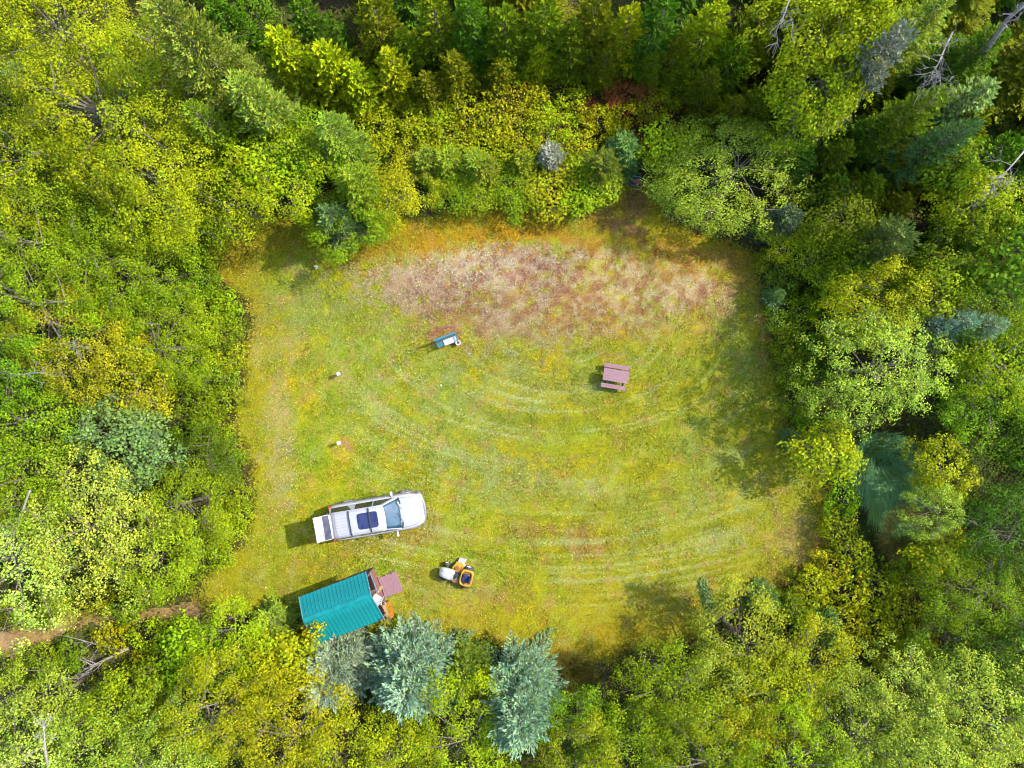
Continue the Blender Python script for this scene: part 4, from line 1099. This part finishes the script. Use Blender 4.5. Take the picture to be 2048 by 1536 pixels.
# ------------------------------------------------------------------ riding mower
M_yel = paint('mower_yellow', alb((246, 190, 20)), rough=.35, var=.08, coat=.3)
M_orng = paint('mower_footplate', alb((222, 140, 10)), rough=.5, var=.2)
M_hood = paint('mower_hood_white', (.34, .33, .315), rough=.35, var=.05, coat=.3)
M_navy = paint('navy_vinyl', (.012, .014, .06), rough=.45, var=.3)
def mower():
    t = empty('riding_mower', (*P(911, 1145).xy, .03), R_(180 - 14.5)); tag(t, 'yellow riding mower with a white hood on the lawn', 'mower')
    # x forward, y left
    secs = []
    for (x, w, zt, zb) in ((.0, .27, .80, .48), (.10, .30, .87, .44), (.35, .315, .86, .40), (.62, .30, .80, .36), (.80, .25, .70, .36), (.88, .16, .58, .40)):
        secs.append([(x, y * w, z) for y, z in ((-1, zb), (-1, (zb + zt) / 2), (-.86, zt - .06), (-.45, zt), (.45, zt), (.86, zt - .06), (1, (zb + zt) / 2), (1, zb))])
    h = MB().loft(secs).build('hood', M_hood, t, smooth=True, sub=2)
    for s in (-1, 1):
        MB().loft([[(x, s * (.16 + .02), z), (x, s * (.08), z + .012), (x + .05, s * .08, z - .01), (x + .05, s * .18, z - .022)] for x, z in ((.66, .765), (.70, .745))]).build('headlight', M_grey, h)
    MB().box(-.9, .78, -.16, .16, .26, .40).build('chassis', M_black, t, bevel=.02)
    # fenders: rounded ring with seat well
    f = MB(); o1, o2 = [], []
    for k in range(24):
        an = 2 * math.pi * k / 24; c, s_ = math.cos(an), math.sin(an); e = .5
        o1.append((-.66 + .36 * math.copysign(abs(c) ** e, c), .46 * math.copysign(abs(s_) ** e, s_))); o2.append((-.64 + .26 * math.copysign(abs(c) ** e, c), .33 * math.copysign(abs(s_) ** e, s_)))
    f.loft([[(x, y, .42) for x, y in o1], [(x, y, .56) for x, y in o1], [(-.66 + (x + .66) * .93, y * .93, .60) for x, y in o1], [(x, y, .585) for x, y in o2], [(x, y, .50) for x, y in o2]], caps=False)
    f.build('fender', M_yel, t, smooth=True)
    MB().box(-.86, -.40, -.32, .32, .47, .50).build('seat_pan', M_orng, t)
    st = MB(); st.loft([[(x, y * w, z) for y, z in ((-1, .50), (-1, zt - .02), (-.8, zt), (.8, zt), (1, zt - .02), (1, .50))] for x, w, zt in ((-.42, .18, .62), (-.5, .215, .66), (-.72, .215, .66), (-.78, .2, .66))])
    seat = st.build('seat', M_navy, t, bevel=.01)
    bk = MB(); bk.loft([[(x0, y * w, z) for y, x0 in ((-1, x), (-.8, x + .04), (.8, x + .04), (1, x), (.8, x - .05), (-.8, x - .05))] for x, w, z in ((-.76, .2, .62), (-.82, .2, .80), (-.86, .17, .95))]); bk.build('seat_back', M_navy, t, bevel=.01)
    # footplates, dash and wheel
    for s in (-1, 1):
        MB().box(-.36, .06, min(s * .16, s * .44), max(s * .16, s * .44), .36, .385).build('footplate', M_orng, t, bevel=.01)
    MB().loft([[(-.02, y, .40) for y in (-.16, .16)] + [(.10, y, .40) for y in (.16, -.16)], [(-.08, y, .84) for y in (-.12, .12)] + [(.06, y, .84) for y in (.12, -.12)]]).build('dash', M_black, t, bevel=.015)
    ax = Vector((-.35, 0, 1)).normalized(); c0 = Vector((-.13, 0, .93)); u = ax.orthogonal().normalized(); w = ax.cross(u)
    sw = MB(); sw.tube([c0 + (u * math.cos(a) + w * math.sin(a)) * .17 for a in np.linspace(0, 2 * math.pi, 21)], .018, 6, cap=False)
    for k in range(3):
        a = 2 * math.pi * k / 3; sw.bar(c0, c0 + (u * math.cos(a) + w * math.sin(a)) * .165, .035, .012)
    sw.cyl(c0, ax, .045, .03, 12); sw.tube([c0, c0 - ax * .14], .022, 8); sw.build('steering_wheel', M_black, t, smooth=False)
    # cutting deck reaching out on the right side (y < 0)
    dk = MB(); pts = [(-.30, .38), (.10, .42), (.30, .25), (.32, -.30), (.16, -.66), (-.20, -.74), (-.40, -.60), (-.40, .2)]
    dk.loft([[(x - .05, y, .10) for x, y in pts], [(x - .05, y, .24) for x, y in pts], [(-.05 + x * .86, (y + .12) * .88 - .12, .29) for x, y in pts]])
    d = dk.build('cutting_deck', M_yel, t, bevel=.012)
    for y in (-.42, .1): MB().cyl((-.08, y, .315), (0, 0, 1), .13, .05, 18, .09).build('belt_cover', M_yel, d)
    MB().loft([[(-.34, -.62, .12), (-.34, -.62, .27), (.02, -.66, .27), (.02, -.66, .12)], [(-.44, -.92, .08), (-.44, -.92, .14), (.0, -.9, .14), (.0, -.9, .08)]]).build('discharge_chute', M_grey, t, bevel=.01)
    for x, r, wd, yy in ((.56, .19, .14, .40), (-.68, .26, .22, .46)):
        for s in (-1, 1):
            wo = empty('wheel'); wo.parent = t
            MB().lathe((x, s * yy, r), (0, s, 0), [(r * .55, -wd * .5), (r * .9, -wd * .5), (r, -wd * .3), (r, wd * .3), (r * .9, wd * .5), (r * .55, wd * .5)], 24).build('tyre', M_rubber, wo, smooth=True)
            MB().lathe((x, s * yy, r), (0, s, 0), [(r * .56, wd * .49), (r * .5, wd * .3), (r * .2, wd * .36), (.001, wd * .4)], 20).build('rim', M_hood, wo, smooth=True)
    MB().tube([(.56, -.38, .19), (.56, .38, .19)], .03, 6).build('front_axle', M_black, t)
    MB().tube([(-.30, .30, .5), (-.28, .32, .66)], .014, 6).cyl((-.28, .32, .68), (0, 0, 1), .028, .05, 10).build('lever', M_black, t)
mower()

# ------------------------------------------------------------------ picnic table
M_pic = paint('pinkish_table_board', alb((198, 146, 154)), rough=.75, var=.16, scale=5, stretch=(1, 14, 1), bump=.35)
M_picleg = paint('table_leg_wood', alb((150, 108, 104)), rough=.8, var=.2, scale=6)
def picnic():
    b = P(1232, 751.5, .74); t = empty('picnic_table', (b.x, b.y, .02), R_(-9.7)); tag(t, 'pinkish brown wooden picnic table on the lawn', 'table')
    for i in range(5):
        y = -.335 + i * .134
        MB().box(-.70, .70, y + .004, y + .130, .715, .75).build('table_board', M_pic, t, bevel=.004)
    for s, off in ((1, .515), (-1, -.60)):
        for k in (0, 1):
            y = off + (k - .5) * .118
            MB().box(-.70, .70, y - .056, y + .056, .43, .465).build('seat_board', M_pic, t, bevel=.004)
    for x in (-.48, .48):
        for s in (-1, 1):
            MB().bar((x, s * .24, .70), (x, s * .60, 0), .09, .04).build('leg', M_picleg, t)
        MB().box(x - .045, x - .022, -.34, .34, .635, .713).build('top_brace', M_picleg, t)
        MB().box(x + .022, x + .045, -.66, .62, .345, .428).build('seat_brace', M_picleg, t)
    for s in (-1, 1):
        MB().bar((s * .44, 0, .37), (s * .06, 0, .70), .07, .035).build('diagonal_brace', M_picleg, t)
picnic()

# ------------------------------------------------------------------ teal bench, bricks, lamp
M_tb = paint('teal_bench_paint', alb((84, 156, 168)), rough=.5, var=.15)
M_brick = paint('red_brick', alb((206, 128, 110)), rough=.85, var=.25, bump=.4)
M_stone = paint('pale_stone', (.4, .38, .35), rough=.8, var=.12, bump=.3)
def bench():
    b = P(891, 676, 1.0); q = R_(21.0)
    t = empty('garden_bench', (b.x, b.y, .02), q); tag(t, 'teal garden bench with a white seat pad on the lawn', 'bench')
    for i, z in enumerate((.52, .68, .84, 1.0)):
        MB().box(-.60, .60, .0 + .02 * i, .03 + .02 * i, z, z + .11).build('back_slat', M_tb, t, bevel=.004)
    MB().box(-.62, .62, .03, .13, 1.125, 1.155).build('top_rail', M_tb, t, bevel=.005)
    for k in range(3):
        MB().box(-.58, .58, -.32 + k * .10, -.23 + k * .10, .42, .445).build('seat_slat', M_tb, t, bevel=.004)
    MB().box(-.22, .57, -.34, -.03, .45, .52).build('seat_pad', M_wht, t, bevel=.02)
    for s in (-1, 1):
        MB().bar((s * .55, .03, 0), (s * .55, .07, 1.12), .06, .05).build('leg', M_tb, t)
        MB().bar((s * .55, -.31, 0), (s * .55, -.31, .66), .06, .05).build('leg', M_tb, t)
        MB().box(s * .55 - .04, s * .55 + .03, -.36, .06, .66, .69).build('armrest', M_tb, t, bevel=.005)
    e = empty('brick_edging', P(889, 660)); e.rotation_euler = (0, 0, R_(17)); tag(e, 'curved row of reddish bricks behind the teal bench', 'bricks')
    for i in range(9):
        x = -.66 + i * .155
        o = MB().box(-.065, .065, -.045, .045, .0, .07).build('brick', M_brick, e, bevel=.006)
        o.location = (x, .14 - .22 * (x / .7) ** 2 + random.uniform(-.02, .02), .02); o.rotation_euler = (0, 0, -.6 * x + random.uniform(-.2, .2))
    p = P(917, 686); t = empty('stone_urn', (p.x, p.y, .02)); tag(t, 'small pale urn at the right end of the teal bench', 'urn')
    MB().lathe((0, 0, 0), (0, 0, 1), [(.001, 0), (.10, 0), (.10, .04), (.05, .08), (.05, .13), (.11, .22), (.14, .33), (.15, .34), (.13, .36), (.11, .33), (.001, .30)], 18).build('bowl', M_stone, t, smooth=True)
    MB().lathe((0, 0, .305), (0, 0, 1), [(.11, 0), (.06, .02), (.001, .03)], 12).build('soil', M_int, t)
bench()

M_post = paint('dark_post_wood', (.09, .075, .06), rough=.8, var=.3)
def post(px, py, rz, label):
    p = P(px, py); t = empty('hookup_post', (p.x, p.y, .01), rz); tag(t, label, 'post', 'white-capped posts on the lawn')
    MB().box(-.05, .05, -.05, .05, 0, .50).build('stake', M_post, t, bevel=.006)
    b = MB(); b.loft([[(-.085, -.075, .40), (.085, -.075, .40), (.085, .075, .40), (-.085, .075, .40)], [(-.085, -.075, .62), (.085, -.075, .62), (.085, .075, .66), (-.085, .075, .66)]]); bx = b.build('box', M_wht, t, bevel=.012)
    l = MB(); l.loft([[(-.10, -.095, .622), (.10, -.095, .622), (.10, .09, .672), (-.10, .09, .672)], [(-.10, -.095, .645), (.10, -.095, .645), (.10, .09, .695), (-.10, .09, .695)]]); l.build('lid', M_wht, t, bevel=.006)
    MB().box(.087, .097, -.04, .04, .46, .56).build('socket', M_grey, bx)
post(682, 748, R_(-60), 'upper of the two short white-capped posts left of the bench')
post(683, 884, R_(15), 'lower of the two short white-capped posts, above the car')

p = P(633, 534); t = empty('white_marker', (p.x, p.y, .01)); tag(t, 'small white marker at the tip of the corner trees\' shadow', 'marker')
MB().lathe((0, 0, 0), (0, 0, 1), [(.001, 0), (.075, 0), (.075, .28), (.06, .33), (.001, .35)], 14).build('cylinder_body', M_wht, t, smooth=True)
MB().lathe((0, 0, 0), (0, 0, 1), [(.10, .0), (.10, .03), (.074, .035)], 14).build('base', M_wht, t)
p = P(882, 771); t = empty('ground_cap', (p.x, p.y, .015)); tag(t, 'tiny white cap set in the middle of the lawn', 'cap')
MB().lathe((0, 0, 0), (0, 0, 1), [(.06, 0), (.06, .03), (.045, .045), (.001, .05)], 14).build('lid', M_wht, t, smooth=True)
MB().cyl((0, 0, .055), (0, 0, 1), .02, .02, 8).build('screw_plug', M_grey, t)

M_blue = paint('dark_blue_plastic', (.012, .045, .075), rough=.35, var=.3)
def tub():
    p = P(1272, 365); t = empty('oval_tub', (p.x, p.y, .01), R_(-8)); tag(t, 'dark blue oval tub at the mouth of the path', 'tub')
    def ring(a, b, z, n=24): return [(a * math.cos(2 * math.pi * k / n), b * math.sin(2 * math.pi * k / n), z) for k in range(n)]
    MB().loft([ring(.36, .20, 0), ring(.44, .26, .30), ring(.47, .29, .31), ring(.47, .29, .34), ring(.42, .24, .34), ring(.36, .19, .2)], caps=False).build('shell', M_blue, t, smooth=True)
    MB().loft([ring(.39, .21, .20), ring(.30, .14, .30), ring(.1, .05, .33)]).build('contents', M_brick, t, smooth=True)
    for s in (-1, 1): MB().tube([(s * .44, -.1, .33), (s * .54, -.06, .35), (s * .54, .06, .35), (s * .44, .1, .33)], .015, 6).build('handle', M_tan, t)
    MB().box(-.3, .34, -.40, -.35, .0, .06).build('foot_board', M_tan, t)
tub()
M_maroon = paint('maroon_frame', (.06, .014, .016), rough=.5, var=.2)
def lounger():
    p = P(1652, 834); t = empty('lawn_chair', (p.x, p.y, .05), R_(-20)); tag(t, 'white and maroon lawn chair half hidden under the silvery tree', 'chair')
    q = [(.3, .42), (.12, .36), (-.05, .34), (-.2, .42), (-.34, .66)]
    MB().loft([[(x, y, z + .05 * abs(y) / .2) for y in (-.2, -.1, 0, .1, .2)] + [(x, y, z - .025) for y in (.2, .1, 0, -.1, -.2)] for x, z in q]).build('seat_shell', M_wht, t, smooth=False)
    for s in (-1, 1):
        MB().tube([(.26, s * .24, 0), (.2, s * .24, .36), (-.3, s * .24, .62)], .022, 6).build('frame', M_maroon, t)
        MB().tube([(-.28, s * .24, 0), (-.1, s * .24, .36), (.28, s * .26, .52)], .022, 6).build('frame', M_maroon, t)
    MB().box(-.55, -.38, -.3, -.06, 0, .3).build('side_box', M_maroon, t, bevel=.01)
lounger()

# ------------------------------------------------------------------ bare and fallen trees
def bare_tree(name, a, b, r0, seed, label, mat, nb=9, blen=1.6, spread=.9, cat='tree', n_twig=4):
    """a trunk from a to b with dead limbs and twigs"""
    r = np.random.default_rng(seed); a = Vector(a); b = Vector(b); d = (b - a); L = d.length
    t = empty(name, (a.x, a.y, a.z)); tag(t, label, cat)
    k1 = d * .35 + Vector(r.normal(size=3)) * .05 * L * .3; k2 = d * .7 + Vector(r.normal(size=3)) * .05 * L * .3
    MB().tube([(0, 0, 0), k1, k2, d], [r0, r0 * .8, r0 * .5, r0 * .15], 8).build('trunk', mat, t, smooth=True)
    for k in range(nb):
        f = r.uniform(.3, .98); s0 = d * f
        dv = (Vector(unit(r.normal(size=3))) * spread + d.normalized() * .7 + Vector((0, 0, .12))).normalized(); l = blen * r.uniform(.5, 1.2) * (1.15 - .5 * f)
        m1 = s0 + dv * l * .5 + Vector(r.normal(size=3)) * .08 * l; e = s0 + dv * l + Vector(r.normal(size=3)) * .15 * l
        br = MB().tube([s0, m1, e], [r0 * .35, r0 * .2, .006], 5)
        for j in range(n_twig):
            g_ = r.uniform(.3, 1); q0 = s0.lerp(m1, g_ * 2) if g_ < .5 else m1.lerp(e, g_ * 2 - 1)
            tv = (dv * .7 + Vector(unit(r.normal(size=3))) * .8).normalized() * l * r.uniform(.25, .55)
            br.tube([q0, q0 + tv * .5 + Vector(r.normal(size=3)) * .03, q0 + tv], [r0 * .13, .009, .004], 4)
        br.build('branch', mat, t)
    return t
bare_tree('fallen_birch', P(258, 1296, .7), P(135, 1360, .7), .085, 1, 'fallen pale birch trunk with dead branches below the dirt track', M_birch, nb=11, blen=1.7)
bare_tree('dead_branches', P(240, 1300, .5), P(118, 1270, 1.2), .05, 2, 'bare bent dead limb arching over the dirt track', M_dead, nb=6, blen=1.0)
bare_tree('dead_tree', P(250, 1340, .2), P(150, 1400, .8), .07, 12, 'heap of grey dead brush below the fallen birch', M_dead, nb=14, blen=1.3)
bare_tree('dead_tree', P(1895, 150, 3), P(2090, -30, 12), .17, 3, 'leaning bare grey trunk crossing the top right corner', M_dead, nb=6, blen=1.3)
bare_tree('dead_tree', P(1905, 65, 8.5), P(1862, 150, 9.6), .045, 4, 'grey dead branches hanging in the top right wood', M_dead, nb=14, blen=1.9, spread=.6, n_twig=6)
bare_tree('dead_tree', P(2050, 300, 8), P(1985, 375, 8.5), .045, 5, 'grey dead branches at the right edge, upper half', M_dead, nb=10, blen=1.5, spread=.7, n_twig=6)
bare_tree('dead_tree', P(1585, -20, 10), P(1560, 55, 10.4), .045, 6, 'pale dead branches at the top edge, right of centre', M_dead, nb=9, blen=1.3, spread=.6, n_twig=5)
bare_tree('dead_tree', P(60, 980, 6.2), P(20, 1090, 6.4), .05, 7, 'thin bare pinkish branches at the left edge above the track', M_dead, nb=9, blen=1.3, n_twig=5)
bare_tree('dead_tree', P(130, 700, 5.6), P(165, 690, 6.8), .05, 8, 'bare twigs showing in the rust-tinged tree at the left', M_dead, nb=5, blen=1.0)
bare_tree('dead_tree', P(15, 752, 6.0), P(90, 745, 6.6), .05, 9, 'pale bare branch at the left edge, level with the posts', M_dead, nb=5, blen=.8)
bare_tree('dead_tree', P(95, 1530, 7.2), P(85, 1440, 7.6), .06, 10, 'forked pale branch in the bottom left corner', M_birch, nb=7, blen=1.3)

# leaning birch sapling over the lawn
sp_ = empty('birch_sapling', P(1428, 1238)); tag(sp_, 'thin leaning birch sapling over the lower right edge of the lawn', 'tree')
q0 = Vector((0, 0, 0)); q1 = P(1403, 1165, 3.2) - P(1428, 1238)
MB().tube([q0, q1 * .5 + Vector((.12, 0, .1)), q1], [.035, .022, .006], 6).build('trunk', M_birch, sp_, smooth=True)
def sap_crown():
    r = np.random.default_rng(77); n = 1500; f = r.uniform(.3, 1.05, n)
    pos = np.array(q1)[None] * f[:, None] + r.normal(size=(n, 3)) * (np.array([.24, .24, .25])[None] * (1.15 - f * .75)[:, None])
    N = unit(np.array([0, 0, 1.]) + r.normal(size=(n, 3)) * .5); U, W = frame(N, r); L = (.13 * r.uniform(.6, 1.2, n))[:, None]
    V, F = leaves(pos, U * L * .5, W * L * .33, N)
    return mesh_np('crown', V, F, M_leaf, tint=tints(n, r, pale=.1))
oc = link('crown', sap_crown(), sp_); oc.color = (*alb((150, 178, 96), 1.2), 1)

# white flower heads on the shrubs of the right edge
def flowers(px, py, z, n, spread, label, seed):
    r = np.random.default_rng(seed); b = P(px, py, z); 
    pos = np.array(b)[None] + r.normal(size=(n, 3)) * np.array([spread, spread, .08])
    N = unit(np.array([0, 0, 1.]) + r.normal(size=(n, 3)) * .3); U, W = frame(N, r)
    V, F = leaves(pos, U * .035, W * .035, N)
    o = link('white_blossom', mesh_np('white_blossom', V, F, M_under, tint=np.tile(np.array([[.62, .64, .58]]), (n, 1))))
    tag(o, label, 'flowers', kind='stuff')
flowers(1548, 607, .9, 60, .35, 'white blossoms on the shrubs beside the lawn\'s right edge', 1)
